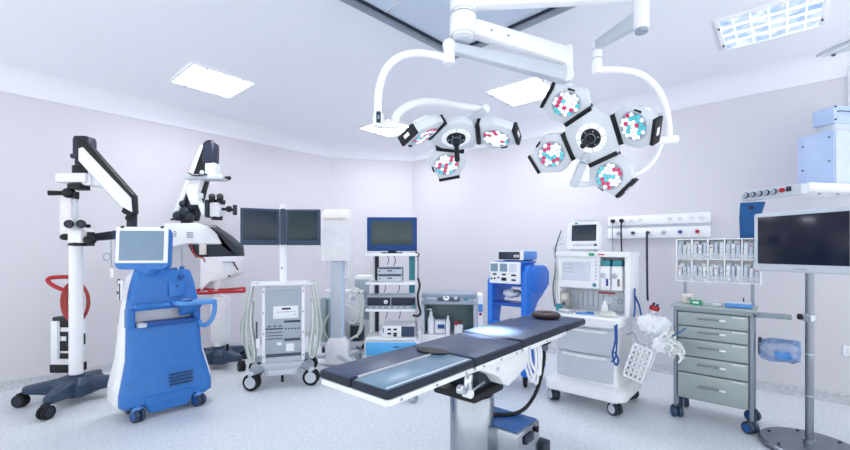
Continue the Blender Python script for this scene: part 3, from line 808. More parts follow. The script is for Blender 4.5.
# tilt rack of supplies on the cart
xa, xb, yf, yb = -.275, .27, D_-.03, D_+.075
RK = [(1.04, 1.20), (1.22, 1.385)]
m = MB()
for z0, z1 in RK:
    m.box(((xa+xb)/2, (yf+yb)/2, z0+.005), (xb-xa, yb-yf, .010), 'white', .002)
m.box(((xa+xb)/2, (yf+yb)/2, 1.387), (xb-xa, yb-yf, .008), 'white', .002)
m.box(((xa+xb)/2, yb, 1.21), (xb-xa, .006, .345), 'white', .001)
for i in range(6):
    x = xa+(xb-xa)*i/5
    m.box((x, (yf+yb)/2, 1.21), (.008, yb-yf, .35), 'white', .001)
m.build('bin_rack', T)
m = MB()
for z0, z1 in RK: m.box(((xa+xb)/2, yf-.002, z0+.03), (xb-xa-.01, .003, .05), 'clear', .001)
m.build('clear_front', T)
rnd = random.Random(11)
for r_, (z0, z1) in enumerate(RK):
    for i in range(5):
        x0_ = xa+(xb-xa)*i/5
        for k in range(5):
            pm = MB(); w = rnd.uniform(.027, .0305) if k < 3 else rnd.uniform(.042, .046); hh = rnd.uniform(.105, .13) if k < 3 else rnd.uniform(.132, .148)
            pm.box((0, 0, hh/2), (w, .010, hh), ('packet', 'packet_b', 'packet_g', 'packet', 'packet_b')[(i+k+r_) % 5], .003, taper=(.85, .7))
            cc = rnd.choice(('grey', 'lightgrey', 'blue_l', 'lightgrey', 'grey'))
            for zz_ in (.3, .62): pm.box((rnd.uniform(-.006, .006), -.0055, hh*zz_), (w*rnd.uniform(.25, .6), .0015, .006), cc, .0003)
            if (i*3+k+r_) % 7 == 0: pm.box((0, -.0055, hh*.8), (.014, .0015, .012), 'pink', .0003)
            pm.box((w*.32, -.0055, hh*.4), (.003, .0015, hh*.6), 'lightgrey', .0003)
            ob = pm.build('supply_packet')
            tag(ob, 'clear supply packet in %s bin of the %s rack row' % (('the leftmost', 'the second', 'the middle', 'the fourth', 'the rightmost')[i], ('lower', 'upper')[r_]), 'packet', 'supply packets in the %s bin, %s row' % (('first', 'second', 'third', 'fourth', 'fifth')[i], ('lower', 'upper')[r_]),
                loc=on_cart(x0_+(.0215+.033*k if k < 3 else .030+.050*(k-3)), yf+(.020+.008*(k % 2) if k < 3 else .058), z0+.0125))
            ob.rotation_euler = (R(rnd.uniform(-2, 2)), R(rnd.uniform(-2, 2)), RW+R(rnd.uniform(-3, 3)))
def cart_item(name, m, lab, cat_, x, y, r=0): return tag(m.build(name), lab, cat_, loc=on_cart(x, y, .879), rz=RW+r)
m = MB(); m.box((0, 0, .032), (.075, .06, .064), 'cream', .006); m.box((.01, -.031, .035), (.03, .003, .03), 'grey', .001); m.box((-.01, 0, .066), (.06, .05, .006), 'white', .002)
cart_item('supply_box', m, 'cream carton on the left of the drawer cart top', 'box', -.165, .14)
m = MB(); m.box((0, 0, .018), (.07, .05, .036), 'green', .004); m.box((0, -.0255, .018), (.04, .002, .014), 'white', .0005)
cart_item('green_box', m, 'small green box on the drawer cart top', 'box', -.105, .07)
m = MB(); m.box((0, 0, .004), (.11, .09, .008), 'packet', .002); m.box((.01, .01, .012), (.08, .06, .006), 'white', .002, rot=(0, R(3), .3)); m.box((-.03, -.02, .016), (.07, .05, .004), 'packet_b', .001, rot=(0, 0, -.4))
cart_item('paper_wraps', m, 'white paper wraps scattered at the middle of the cart top', 'paper', -.005, .11)
m = MB(); m.box((0, 0, .015), (.16, .12, .030), 'blue_l', .005); m.box((0, 0, .034), (.15, .11, .010), 'lightgrey', .004)
cart_item('blue_case', m, 'flat blue case on the right of the drawer cart top', 'case', .155, .10, .02)
m = MB(); m.lathe([(0, 0), (.018, 0), (.005, .025), (.004, .06), (0, .06)], 'charcoal')
cart_item('small_funnel', m, 'tiny dark stoppered funnel at back right of the cart top', 'funnel', .175, .24)
m = MB(); crumple(m, (0, 0, 0), (.10, .04, .072), 'clear_b', 8, .45); crumple(m, (.0, -.03, .01), (.085, .03, .045), 'clear', 9, .6); crumple(m, (.02, -.02, -.02), (.05, .04, .03), 'blue_l', 10, .6); m.box((-.105, .0, .02), (.02, .06, .12), 'charcoal', .004)
p = on_cart(W_+.135, .13, .59)
tag(m.build('plastic_bag'), 'clear and blue plastic bag hung on the drawer cart right side', 'bag', loc=p, rz=RW)

# ------------------------------------------------------------------ monitor on a round-footed pole
mrz = math.atan2(-.973, .23)
T = thing('monitor_stand', 'silver framed monitor on a steel pole with round grey foot', 'monitor', (2.50, 2.66, 0), mrz)
m = MB(); m.lathe([(0, .012), (.245, .012), (.258, .018), (.258, .034), (.25, .042), (0, .046)], 'steel_d', n=56)
m.build('foot_plate', T)
for a in range(0, 360, 72):
    m = MB(); m.cyl((.225*math.cos(R(a)), .225*math.sin(R(a)), 0), (.225*math.cos(R(a)), .225*math.sin(R(a)), .014), .018, 'rubber', n=14); m.build('rubber_foot', T)
m = MB()
for a in range(20, 380, 60): m.cyl((.21*math.cos(R(a)), .21*math.sin(R(a)), .043), (.21*math.cos(R(a)), .21*math.sin(R(a)), .05), .009, 'charcoal', n=10)
m.build('bolt', T)
m = MB(); m.cyl((0, 0, .04), (0, 0, 1.30), .0215, 'steel_d', n=24); m.cyl((0, 0, .044), (0, 0, .07), .03, 'steel', n=24)
for z in (.62, .86, .35): m.cyl((0, 0, z), (0, 0, z+.006), .023, 'lightgrey', n=24)
m.build('pole', T)
m = MB(); m.cyl((-.02, -.01, .86), (-.055, -.02, .86), .020, 'black', n=16, bev=.005); m.box((0, 0, .86), (.055, .055, .05), 'steel', .006); m.build('clamp_knob', T)
m = MB(); m.box((0, -.03, 1.34), (.12, .03, .12), 'darkgrey', .004); m.build('bracket', T)
m = MB(); m.box((0, -.062, 1.355), (.59, .045, .405), 'lightgrey', .014, seg=3); mf = m.build('bezel', T)
m = MB(); m.box((.0, -.0855, 1.367), (.525, .004, .325), 'screen_dark', .002); m.build('screen', mf)
m = MB()
for k in range(5): m.box((-.03+.016*k, -.086, 1.176), (.010, .003, .006), 'grey', .0005)
m.build('keys', mf)

# ------------------------------------------------------------------ ceiling pendant at right
u1, u2 = V(-.2, .98, 0).normalized(), V(.98, .2, 0).normalized()
prz = math.atan2(u2.y, u2.x)
K = V(3.05, 3.05, 0)                        # nearest vertical edge of the column box
T = thing('supply_pendant', 'pale blue ceiling supply pendant with dial rail at right edge', 'pendant', (K.x, K.y, 0), prz)
def PB(): return MB()
m = PB(); m.box((.20, .125, 1.985), (.40, .25, .43), 'paleblue', .006); m.box((.18, -.0035, 1.985), (.34, .008, .42), 'paleblue_l', .003)
for x, y, z in ((-.002, .03, 2.15), (-.002, .21, 2.12), (-.002, .03, 1.97), (-.002, .21, 1.93), (-.002, .03, 1.80)): m.cyl((x+.002, y, z), (x-.006, y, z), .006, 'darkgrey', n=10)
m.build('service_column', T)
m = PB(); m.loft([rrect(.12, .02, .15, 2.195, .03), rrect(.12, .02, .15, 2.26, .03)], 'lightgrey'); bpy.data.objects
nk = m.build('neck', T); nk.location = (.16, 0, 0)
m = PB(); m.prism([(.02, 2.255), (.40, 2.255), (.40, 2.40), (.035, 2.385), (.01, 2.365)], .012, .155, 'paleblue', plane='xz', bev=.006)
for z in (2.28, 2.375): m.cyl((.03, .014, z), (.03, .004, z), .006, 'black', n=10)
m.tube([(.05, .014, 2.34), (.05, -.006, 2.34), (.26, -.006, 2.34), (.26, .014, 2.34)], .004, 'darkgrey', n=6, smooth=False)
m.build('joint_head', T)
m = PB(); m.box((.62, .14, 2.34), (.5, .14, .12), 'white', .02); m.build('boom_arm', T)
m = PB(); m.cyl((.62, .25, 2.40), (.62, .25, 2.93), .055, 'white', n=28); m.build('drop_tube', T)
m = PB(); m.box((.69, .22, 2.955), (.66, .30, .028), 'lightgrey', .004)
for y in (.12, .30): m.cyl((.45, y, 2.942), (.45, y, 2.93), .014, 'darkgrey', n=12)
m.box((.37, .22, 2.95), (.012, .28, .03), 'white', .002)
m.build('ceiling_plate', T)
cloc = V(2.73, 3.0, 0)-K; cl = V(cloc.dot(u2), cloc.dot(u1), 0)   # rail corner in the pendant's frame
m = PB(); m.box((cl.x+.30, cl.y+.15, 1.755), (.62, .36, .045), 'white', .006); m.box((cl.x+.34, cl.y-.045, 1.765), (.60, .03, .05), 'white', .008)
m.build('shelf', T)
m = PB(); m.box((cl.x-.03, cl.y+.155, 1.738), (.06, .45, .08), 'lightgrey', .010); db = m.build('dial_rail', T)
for k in range(5):
    y = cl.y+.118+.054*k
    dm = PB(); dm.cyl((cl.x-.058, y, 1.743), (cl.x-.072, y, 1.743), .0235, 'navyframe', n=24, bev=.003); dm.torus((cl.x-.073, y, 1.743), .015, .0035, 'lightgrey', rot=(0, R(90), 0), n=20, k=6); dm.cyl((cl.x-.070, y, 1.743), (cl.x-.076, y, 1.743), .010, 'grey', n=14); dm.build('gas_dial', db)
dm = PB(); dm.cyl((cl.x-.058, cl.y+.055, 1.745), (cl.x-.078, cl.y+.055, 1.745), .017, 'red', n=18, bev=.003); dm.build('red_knob', db)
dm = PB(); dm.box((cl.x-.065, cl.y+.01, 1.748), (.014, .03, .036), 'charcoal', .003); dm.build('switch', db)
m = PB()
for k in range(3): m.cyl((cl.x+.1+.18*k, cl.y+.05, 1.734), (cl.x+.1+.18*k, cl.y+.05, 1.722), .01, 'grey', n=10)
m.build('bolt', T)
q = at(752, 202, 3.28)
m = MB(); m.prism([(-.075, 0), (.085, -.005), (.062, -.09), (.06, -.33), (-.075, -.34), (-.082, -.12)], -.02, .02, 'bagblue', plane='xz', bev=.008); m.cyl((-.0, -.022, -.045), (-.0, -.028, -.045), .016, 'navy', n=14)
tag(m.build('hanging_bag'), 'dark blue fabric bag hanging from the pendant dial rail', 'bag', loc=q, rz=R(-50))

# ------------------------------------------------------------------ blue electrosurgery cart
bz = R(-38); BX, BY = .779, 3.932
T = thing('blue_equipment_cart', 'bright blue open equipment cart behind the operating table', 'cart', (BX, BY, 0), bz)
prof = [(0, .11), (.0, 1.0), (.05, 1.06), (.40, 1.06), (.47, 1.0), (.46, .90), (.38, .845), (.27, .80), (.2, .73), (.17, .62), (.17, .30), (.26, .17), (.46, .15), (.46, .11)]
for sg, nm in ((-1, 'side_panel'), (1, 'side_panel')):
    m = MB(); xs_ = (-.205, -.15) if sg < 0 else (.15, .215)
    pf = prof if sg < 0 else [(a, b+.09 if b > .99 else b) for a, b in prof]
    m.prism(pf, xs_[0], xs_[1], 'cartblue', plane='yz', bev=.010)
    if sg > 0: m.prism([(.10, .90), (.10, 1.10), (.16, 1.14), (.44, 1.14), (.52, 1.08), (.52, .95), (.44, .90), (.30, .86)], .18, .228, 'cartblue', plane='yz', bev=.012)
    m.build(nm, T)
m = MB(); m.box((0, .12, .775), (.31, .24, .03), 'cartblue_d', .006); m.box((0, .18, .965), (.31, .34, .03), 'cartblue_d', .006); m.build('shelf', T)
m = MB(); m.box((0, .10, .16), (.31, .18, .05), 'cartblue_d', .008); m.box((0, .03, .40), (.31, .02, .42), 'cartblue', .006); m.build('base', T)
for x, y in ((-.17, .06), (.17, .06), (-.17, .42), (.17, .42)): caster(T, x, y, .05, .035, .115, 'rubber', 'grey', 'charcoal', .4)
def on_bc(x, y, z): 
    c, s = math.cos(bz), math.sin(bz); return V(BX+c*x-s*y, BY+s*x+c*y, z)
T = thing('electrosurgical_generator', 'white fronted generator with three screens and sockets in the blue cart', 'medical device', on_bc(.0, 0, .982), bz)
m = MB(); m.box((0, .18, .10), (.285, .34, .20), 'cartblue', .01); m.box((.02, .17, .20), (.30, .30, .02), 'cartblue', .006); m.build('housing', T)
m = MB(); m.box((0, -.022, .10), (.315, .04, .205), 'white', .008); fp = m.build('front_panel', T)
for k, mm in enumerate(('screen_blue', 'screen_blue', 'screen_lite')):
    s_ = MB(); s_.box((-.105+.1*k, -.043, .15), (.078, .004, .075), mm, .003); s_.build('screen', fp)
s_ = MB()
for x, z, w in ((-.10, .085, .04), (0, .085, .04), (.1, .08, .05), (-.135, .04, .02), (-.10, .045, .02), (.1, .035, .045)): s_.box((x, -.044, z), (w, .008, .016), 'black', .003)
s_.box((0, -.044, .04), (.05, .010, .03), 'black', .008); s_.box((-.06, -.044, .055), (.02, .006, .012), 'darkgrey', .002)
s_.build('socket', fp)
T = thing('smoke_evacuator', 'flat blue box with black front on top of the generator', 'medical device', on_bc(.03, .04, 1.194), bz-R(2))
m = MB(); m.box((0, .16, .052), (.26, .30, .085), 'blue_l', .012); m.box((0, .006, .052), (.262, .02, .088), 'white', .008); m.build('housing', T)
m = MB(); m.box((-.015, -.006, .052), (.225, .008, .074), 'screen_slate', .006); m.box((.065, -.012, .048), (.05, .005, .022), 'white', .004); m.box((.065, -.014, .048), (.03, .004, .010), 'charcoal', .002); m.build('front_panel', T)
m = MB(); m.box((0, .16, .006), (.2, .24, .012), 'charcoal', .002); m.build('foot', T)
m = MB(); crumple(m, (0, 0, .072), (.08, .06, .04), 'packet', 21); m.tube([(.03, -.03, .07), (.06, -.05, .11), (.10, -.04, .11), (.12, -.02, .06)], .005, 'black', n=6)
tag(m.build('cable_bag'), 'crumpled clear bag with a black cable on the blue cart shelf', 'bag', loc=on_bc(.0, .12, .80), rz=bz)

# ------------------------------------------------------------------ endoscopy tower
TX, TY = -.38, 4.60
T = thing('endoscopy_tower', 'white shelved equipment tower on a blue drawer base', 'equipment tower', (TX, TY, 0), 0)
for x, y in ((-.25, .02), (.27, .02), (-.25, .42), (.27, .42)): caster(T, x, y, .05, .035, .12, 'rubber', 'lightgrey', 'grey', .2)
m = MB(); m.box((.0, .22, .19), (.60, .46, .17), 'offwhite', .01); m.build('base', T)
d_ = MB(); d_.box((.0, -.012, .19), (.57, .02, .15), 'skyblue', .006); dr = d_.build('drawer', T); h = MB(); h.box((.06, -.026, .215), (.07, .010, .012), 'navyframe', .003); h.build('handle', dr)
for z, nm in ((.296, 'shelf'), (.62, 'shelf'), (.92, 'shelf')):
    m = MB(); m.box((-.01, .2, z), (.56, .42, .026), 'white', .006); m.build('shelf', T)
m = MB(); m.box((.0, .2, 1.245), (.60, .40, .03), 'white', .006); m.build('top_shelf', T)
for x, mm, w in ((-.205, 'charcoal', .045), (.275, 'offwhite', .03)):
    m = MB(); m.box((x, .39, .765), (w, .05, .97), mm, .006); m.build('post', T)
for x in (-.245, .235):
    m = MB(); m.box((x, .41, .765), (.03, .04, .97), 'white', .006); m.build('post', T)
m = MB(); m.box((.22, .40, .98), (.07, .03, .52), 'teal', .004); m.build('side_cover', T)
m = MB(); m.tube([(.30, .04, .98), (.32, .0, .90), (.30, -.02, .80), (.31, -.02, .68), (.33, -.02, .60), (.30, -.02, .56), (.24, -.02, .57)], .012, 'black', n=8); m.tube([(.27, .1, 1.29), (.29, .06, 1.26), (.30, .05, 1.2), (.30, .04, .98)], .006, 'charcoal', n=6); m.cyl((.27, .06, 1.25), (.31, .05, 1.24), .022, 'black', n=12)
m.build('scope_cable', T)
m = MB()
for x, z0, z1 in ((-.08, 1.12, 1.23), (.0, 1.11, 1.23), (-.12, .78, .905), (.05, .78, .905), (-.1, .46, .605), (.06, .46, .605)): m.tube([(x, .375, z0), (x+.02, .38, (z0+z1)/2), (x, .375, z1)], .005, 'charcoal', n=6)
m.build('cables', T)
def dev(name, lab, x, y, z, w, d2, h, body, fn):
    t = thing(name, lab, 'medical device', (TX+x, TY+y, z), 0)
    m = MB(); m.box((0, d2/2+.012, h/2), (w, d2, h), body, .008); m.build('housing', t)
    fn(t, w, h); return t
def f_proc(t, w, h):
    m = MB(); m.box((0, .004, h/2), (w-.01, .018, h-.012), 'lightgrey', .006); p = m.build('front_panel', t)
    m = MB(); m.box((0, -.007, h*.55), (w*.2, .006, .012), 'navy', .002); m.cyl((-w*.40, -.004, h*.5), (-w*.40, -.012, h*.5), .008, 'charcoal', n=12); m.box((0, -.006, h*.88), (w*.9, .004, .012), 'navyframe', .001); m.build('keys', p)
dev('camera_processor', 'grey video processor on the middle tower shelf, lower of two', -.02, .04, .934, .285, .28, .085, 'grey', f_proc)
dev('camera_processor', 'grey video processor stacked on top of its twin in the tower', -.02, .04, 1.02, .285, .28, .08, 'grey', f_proc)
def f_light(t, w, h):
    m = MB(); m.box((0, .004, h*.5), (w-.006, .018, h-.006), 'grey', .004); p = m.build('front_panel', t)
    m = MB(); m.box((-w*.255, -.007, h*.58), (w*.46, .006, h*.62), 'navy', .002); m.box((w*.24, -.007, h*.58), (w*.48, .006, h*.62), 'navy', .002); m.build('dark_panel', p)
    m = MB(); m.cyl((-w*.11, -.008, h*.56), (-w*.11, -.020, h*.56), .022, 'white', n=24, bev=.003); m.cyl((-w*.11, -.02, h*.56), (-w*.11, -.024, h*.56), .01, 'grey', n=16); m.build('knob', p)
    m = MB()
    for k in range(7): m.box((-w*.42+.07*k, -.008, h*.13), (.02, .005, .010), 'white', .001)
    m.box((w*.46, -.009, h*.2), (.03, .006, .03), 'teal', .002); m.build('keys', p)
dev('light_source', 'wide dark fronted light source with white knob in the tower', .0, .02, .634, .56, .32, .145, 'lightgrey', f_light)
def f_pump(t, w, h):
    m = MB(); m.box((-w*.2, .004, h*.5), (w*.58, .02, h-.006), 'white', .004); m.box((w*.27, .004, h*.5), (w*.44, .018, h-.02), 'navyframe', .004); p = m.build('front_panel', t)
    m = MB()
    for x, z in ((-.28, .7), (-.1, .7), (-.28, .35), (-.1, .35), (-.1, .18)): m.box((w*x, -.009, h*z), (.04, .008, .02), 'black', .003)
    m.box((-w*.46, -.007, h*.62), (.012, .006, .06), 'teal', .002); m.build('keys', p)
dev('insufflator', 'white and navy fronted unit on the lowest tower shelf', .08, .02, .310, .37, .32, .135, 'offwhite', f_pump)
T = thing('tower_display', 'flat screen with royal blue frame on top of the tower', 'monitor', (TX, TY+.13, 1.262), R(2))
m = MB(); m.box((.0, .0, .22), (.575, .05, .39), 'tvblue', .008); b_ = m.build('bezel', T)
m = MB(); m.box((0, -.026, .235), (.475, .005, .275), 'screen_tv', .002); m.build('screen', b_)
m = MB(); m.box((0, .03, .10), (.10, .03, .2), 'charcoal', .006); m.box((0, .03, .006), (.24, .16, .012), 'charcoal', .004); m.build('stand', T)

# ------------------------------------------------------------------ grey cabinet unit (work hood) and what stands in it
T = thing('instrument_washer', 'low grey-green washer cabinet with sloping control panel and open bay', 'medical machine', (.275, 4.75, 0), R(-6))
m = MB()
m.box((0, .45, .42), (.64, .06, .62), 'greygreen', .008)
for sg in (-1, 1): m.box((sg*.305, .24, .42), (.035, .46, .62), 'lightgrey', .006)
m.box((0, .22, .21), (.64, .44, .20), 'offwhite', .01); m.box((0, .24, .76), (.64, .44, .06), 'grey', .012)
m.build('cabinet', T)
m = MB(); m.prism([(-.01, .665), (-.01, .68), (.06, .80), (.30, .80), (.30, .665)], -.315, .315, 'grey', plane='yz', bev=.008); cp = m.build('control_panel', T)
tl = math.atan2(.12, .07)
m = MB(Matrix.Translation((0, .022, .738)) @ Matrix.Rotation(tl-math.pi/2, 4, 'X'))
m.box((0, 0, 0), (.26, .012, .08), 'darkgrey', .02); m.cyl((-.03, .0, 0), (-.03, -.014, 0), .036, 'white', n=24, bev=.003); m.box((-.03, -.015, .005), (.03, .003, .012), 'black', .001)
m.box((-.20, 0, 0), (.12, .008, .03), 'lightgrey', .003); m.cyl((.08, 0, .0), (.08, -.012, .0), .022, 'lightgrey', n=18); m.box((.20, 0, -.01), (.05, .01, .03), 'teal', .003)
m.build('gauge', cp)
m = MB(); m.box((0, .30, .49), (.57, .01, .34), 'glass_g', .002); m.build('bay_lining', T)
m = MB(); m.box((.365, .16, .50), (.06, .30, .56), 'white', .008); m.box((.365, .006, .56), (.03, .008, .03), 'red', .003); m.box((.365, .004, .63), (.05, .01, .09), 'blue_l', .006); m.build('side_module', T)
for x, y in ((-.27, .05), (.27, .05), (-.27, .42), (.27, .42)): caster(T, x, y, .045, .03, .115, 'rubber', 'grey', 'grey', .3)
def bottle(name, lab, u, Y, z, r, h, mm, cap, pump=False):
    t = thing(name, lab, 'bottle', (at(u, 300, Y).x, Y, z), 0)
    m = MB(); m.lathe([(0, 0), (r, 0), (r, h*.6), (r*.5, h*.75), (r*.4, h*.8), (0, h*.8)], mm, n=20); m.build('body', t)
    m = MB(); m.cyl((0, 0, h*.79), (0, 0, h*.9), r*.5, cap, n=14)
    if pump: m.cyl((0, 0, h*.9), (0, 0, h), r*.15, cap, n=8); m.bar((0, 0, h), (-r*1.3, -.01, h-.004), r*.4, .012, cap, .002)
    m.build('cap', t)
bottle('pump_bottle', 'tall white pump bottle in the grey cabinet bay', 431, 4.84, .312, .038, .29, 'white', 'white', True)
bottle('plastic_bottle', 'slim white bottle near the middle of the cabinet bay', 448, 4.80, .312, .026, .24, 'white', 'offwhite')
t = thing('wash_tray', 'white container with blue side in the grey cabinet bay', 'container', (at(440, 300, 4.88).x, 4.88, .312), 0)
m = MB(); m.box((0, 0, .075), (.13, .10, .15), 'white', .012); m.build('body', t); m = MB(); m.box((.01, -.052, .085), (.08, .006, .05), 'blue_d', .004); m.build('label_strip', t); MB().box((0, 0, .158), (.135, .105, .016), 'lightgrey', .006).build('lid', t)
t = thing('hose_fitting', 'small dark red and white fitting right of the slim white bottle', 'fitting', (at(459, 300, 4.70).x, 4.76, .312), 0)
MB().lathe([(0, 0), (.05, 0), (.05, .11), (.03, .15), (0, .15)], 'white', n=20).build('body', t)
MB().sph((.02, -.03, .16), .035, 'brown', 14).sph((-.03, -.03, .14), .025, 'red', 12).build('valve', t)

# ------------------------------------------------------------------ mobile x-ray stand
XX, XY = -.985, 4.62
T = thing('imaging_stand', 'white boxed imaging head on a single pale column between the consoles', 'medical machine', (XX, XY, 0), 0)
m = MB()
m.loft([rrect(.168, -.11, .11, 1.18, .03), rrect(.172, -.115, .12, 1.21, .04), rrect(.172, -.115, .12, 1.64, .04), rrect(.162, -.10, .11, 1.72, .04), rrect(.135, -.07, .09, 1.755, .04)], 'offwhite'); b_ = m.build('head_cover', T)
m = MB(); m.box((-.01, -.112, 1.65), (.25, .02, .03), 'cream', .008); m.build('grip', b_)
for sg in (-1, 1):
    m = MB(); m.tube([(sg*.13, -.06, 1.18), (sg*.135, -.07, 1.08), (sg*.125, -.06, 1.0), (sg*.09, -.03, .97)], .012, 'offwhite', n=10); m.build('handle', T)
m = MB(); m.box((0, 0, .72), (.14, .12, .92), 'paleblue_l', .012); m.box((0, -.065, .75), (.11, .01, .84), 'lightgrey', .003); m.build('column', T)
m = MB(); m.loft([rrect(.12, -.09, .09, .03, .02), rrect(.115, -.09, .09, .26, .02), rrect(.075, -.07, .07, .32, .02)], 'offwhite'); m.build('foot_block', T)
m = MB(); m.bar((-.02, .05, .10), (-.38, -.02, .10), .09, .05, 'lightgrey', .01); m.build('floor_leg', T)
m = MB(); m.bar((.02, -.05, .12), (.88, -1.13, .12), .07, .05, 'lightgrey', .01); m.build('floor_leg', T)
m = MB(); m.bar((.05, .05, .10), (.20, .22, .10), .09, .05, 'lightgrey', .01); m.build('floor_leg', T)
for x, y in ((-.37, -.02), (.88, -1.13), (.20, .22)): caster(T, x, y, .048, .035, .11, 'grey', 'lightgrey', 'lightgrey', .9)

# ------------------------------------------------------------------ console cart with twin monitors
cz = R(17)
T = thing('console_cart', 'grey console cart with twin dark monitors on a pole', 'medical machine', (-1.36, 3.90, 0), cz)
for x, y, a in ((-.265, -.03, 1.15), (.265, -.03, 1.3), (-.265, .46, 1.2), (.265, .46, 1.3)): caster(T, x, y, .078, .05, .165, 'rubber', 'lightgrey', 'lightgrey', a, twin=True)
m = MB()
for sx in (-1, 1):
    m.bar((sx*.27, -.03, .165), (sx*.13, .12, .185), .075, .06, 'grey', .012); m.bar((sx*.27, .47, .165), (sx*.13, .33, .185), .075, .06, 'grey', .012)
m.box((0, .23, .19), (.40, .42, .06), 'lightgrey', .015)
m.prism([(-.17, .03), (.17, .03), (.12, -.05), (-.12, -.05)], .12, .17, 'lightgrey', bev=.008)
m.build('base', T)
m = MB(); m.cyl((0, -.02, .05), (0, -.02, .12), .012, 'black', n=10); m.build('brake_pedal', T)
m = MB(); m.box((.01, .24, .585), (.375, .38, .74), 'lightgrey', .012)
for sx in (-1, 1):
    m.box((.01+sx*.18, .055, .585), (.03, .04, .72), 'white', .006)
    for z in (.28, .5, .7, .9): m.cyl((.01+sx*.18, .036, z), (.01+sx*.18, .033, z), .006, 'charcoal', n=8)
m.build('housing', T)
m = MB(); m.box((.01, .046, .60), (.33, .012, .64), 'panelgrey', .004); fp = m.build('front_panel', T)
m = MB(); m.box((.03, .036, .70), (.23, .014, .12), 'white', .006); m.box((.035, .028, .735), (.08, .006, .016), 'black', .001)
for k in range(6): m.box((-.04+.03*k, .028, .705), (.010, .004, .008), 'darkgrey', .001)
m.box((.12, .028, .675), (.012, .004, .008), 'darkgrey', .001); m.build('control_panel', fp)
m = MB()
m.box((-.075, .038, .545), (.16, .006, .012), 'darkgrey', .001); m.box((.09, .038, .61), (.15, .006, .02), 'navyframe', .001)
for k in range(5): m.box((.03+.03*k, .037, .54), (.014, .006, .012), 'charcoal', .001)
for k in range(3): m.box((-.075, .038, .51-.03*k), (.155, .004, .006), 'charcoal', .001)
for k in range(3): m.box((-.12+.05*k, .037, .57), (.03, .004, .01), 'darkgrey', .001)
m.box((.09, .038, .435), (.15, .006, .025), 'darkgrey', .001); m.box((.01, .038, .29), (.32, .008, .03), 'darkgrey', .002)
m.build('slots', fp)
m = MB(); m.box((.07, .037, .36), (.075, .004, .075), 'white', .001); m.box((-.03, .037, .40), (.045, .004, .03), 'white', .001); m.build('label_sheet', fp)
m = MB(); m.box((0, .22, .965), (.46, .42, .018), 'white', .006)
m.tube([(-.21, .40, .96), (-.27, .36, .97), (-.285, .20, .972), (-.27, .03, .972), (-.20, -.01, .972), (0, -.015, .972), (.20, -.01, .972), (.27, .03, .972), (.285, .2, .972), (.27, .36, .97), (.21, .40, .96)], .013, 'offwhite', n=8, sub=4)
m.build('handle_rail', T)
for sx, nm in ((-1, 6), (1, 4)):
    m = MB()
    for k in range(nm):
        x = sx*(.272+.012*(k % 3)); y = .03+.05*k
        m.tube([(x, y, .965), (x+sx*.03, y+.005, .80), (x+sx*(.055+.01*k), y+.02, .52), (x+sx*(.03+.008*(k % 2)), y+.03, .30), (x-sx*.0, y+.03, .235), (x-sx*.02, y, .33), (x+sx*.01, y-.02, .60), (x, y-.01, .80)], .010, ('hose', 'hose_g')[k % 2], n=7)
    m.build('cable_bundle', T)
m = MB(); m.box((-.22, .03, .42), (.035, .04, .09), 'white', .006); m.cyl((-.23, .03, .46), (-.23, .03, .62), .008, 'darkgrey', n=8); m.build('handset', T)
m = MB(); m.cyl((0, .22, .97), (0, .22, 1.72), .034, 'white', n=24); m.cyl((0, .22, 1.72), (0, .22, 1.76), .026, 'offwhite', n=20, bev=.006); m.sph((-.012, .187, 1.12), .008, 'charcoal', 8)
m.build('pole', T)
m = MB(); m.box((.0, .175, 1.53), (.055, .05, .36), 'navyframe', .012); m.build('monitor_mount', T)
for sx, ang, lab, scr in ((-1, R(18), 'left dark monitor', 'screen_slate'), (1, R(-7), 'right dark monitor', 'screen_green')):
    X = Matrix.Translation((sx*.03, .165, 1.525)) @ Matrix.Rotation(ang-cz*.6, 4, 'Z') @ Matrix.Translation((sx*(.18 if sx < 0 else .172), 0, 0))
    wd = .355 if sx < 0 else .335
    m = MB(X); m.box((0, 0, 0), (wd, .045, .355), 'navyframe', .008); b_ = m.build('monitor', T)
    m = MB(X); m.box((sx*.0, -.023, .012), (wd-.05, .005, .285), scr, .002); m.build('screen', b_)

# ------------------------------------------------------------------ suction unit behind the imaging stand
T = thing('suction_unit', 'white trolley with green-grey tank and looped hoses behind the imaging column', 'medical machine', (-1.04, 5.02, 0), 0)
m = MB(); m.box((0, .2, .14), (.52, .36, .06), 'lightgrey', .01); m.box((.12, .3, .45), (.26, .10, .56), 'offwhite', .01); m.box((0, .28, .77), (.50, .12, .03), 'white', .006); m.build('frame', T)
m = MB(); m.box((-.17, .13, .44), (.17, .2, .54), 'greygreen', .02); m.box((-.17, .022, .44), (.03, .012, .50), 'glass_g', .004); m.box((-.10, .022, .44), (.02, .012, .50), 'teal', .004); m.build('tank', T)
m = MB(); m.cyl((.19, .12, .17), (.19, .12, .36), .09, 'charcoal', n=28, bev=.01); m.cyl((.19, .12, .36), (.19, .12, .40), .07, 'grey', n=24); m.build('motor', T)
m = MB()
m.tube([(.10, .1, .78), (.20, .04, .82), (.28, .03, .70), (.27, .03, .50), (.25, .03, .30), (.12, .02, .20)], .014, 'hose', n=8)
m.tube([(.12, .08, .74), (.20, .04, .76), (.24, .03, .62), (.25, .02, .40), (.20, .02, .22)], .012, 'hose', n=8)
m.tube([(-.05, .06, .60), (-.14, .0, .50), (-.20, .0, .34), (-.12, .0, .18), (0, .0, .17), (.04, .03, .3)], .014, 'hose_g', n=8)
m.tube([(.05, .04, .62), (.15, .02, .58), (.21, .0, .48), (.16, .0, .40), (.06, .02, .44)], .012, 'hose', n=8)
m.build('hose', T)
m = MB(); m.box((.15, .1, .70), (.12, .08, .10), 'white', .01); m.cyl((.15, .06, .70), (.15, .045, .70), .03, 'lightgrey', n=18); m.build('regulator', T)
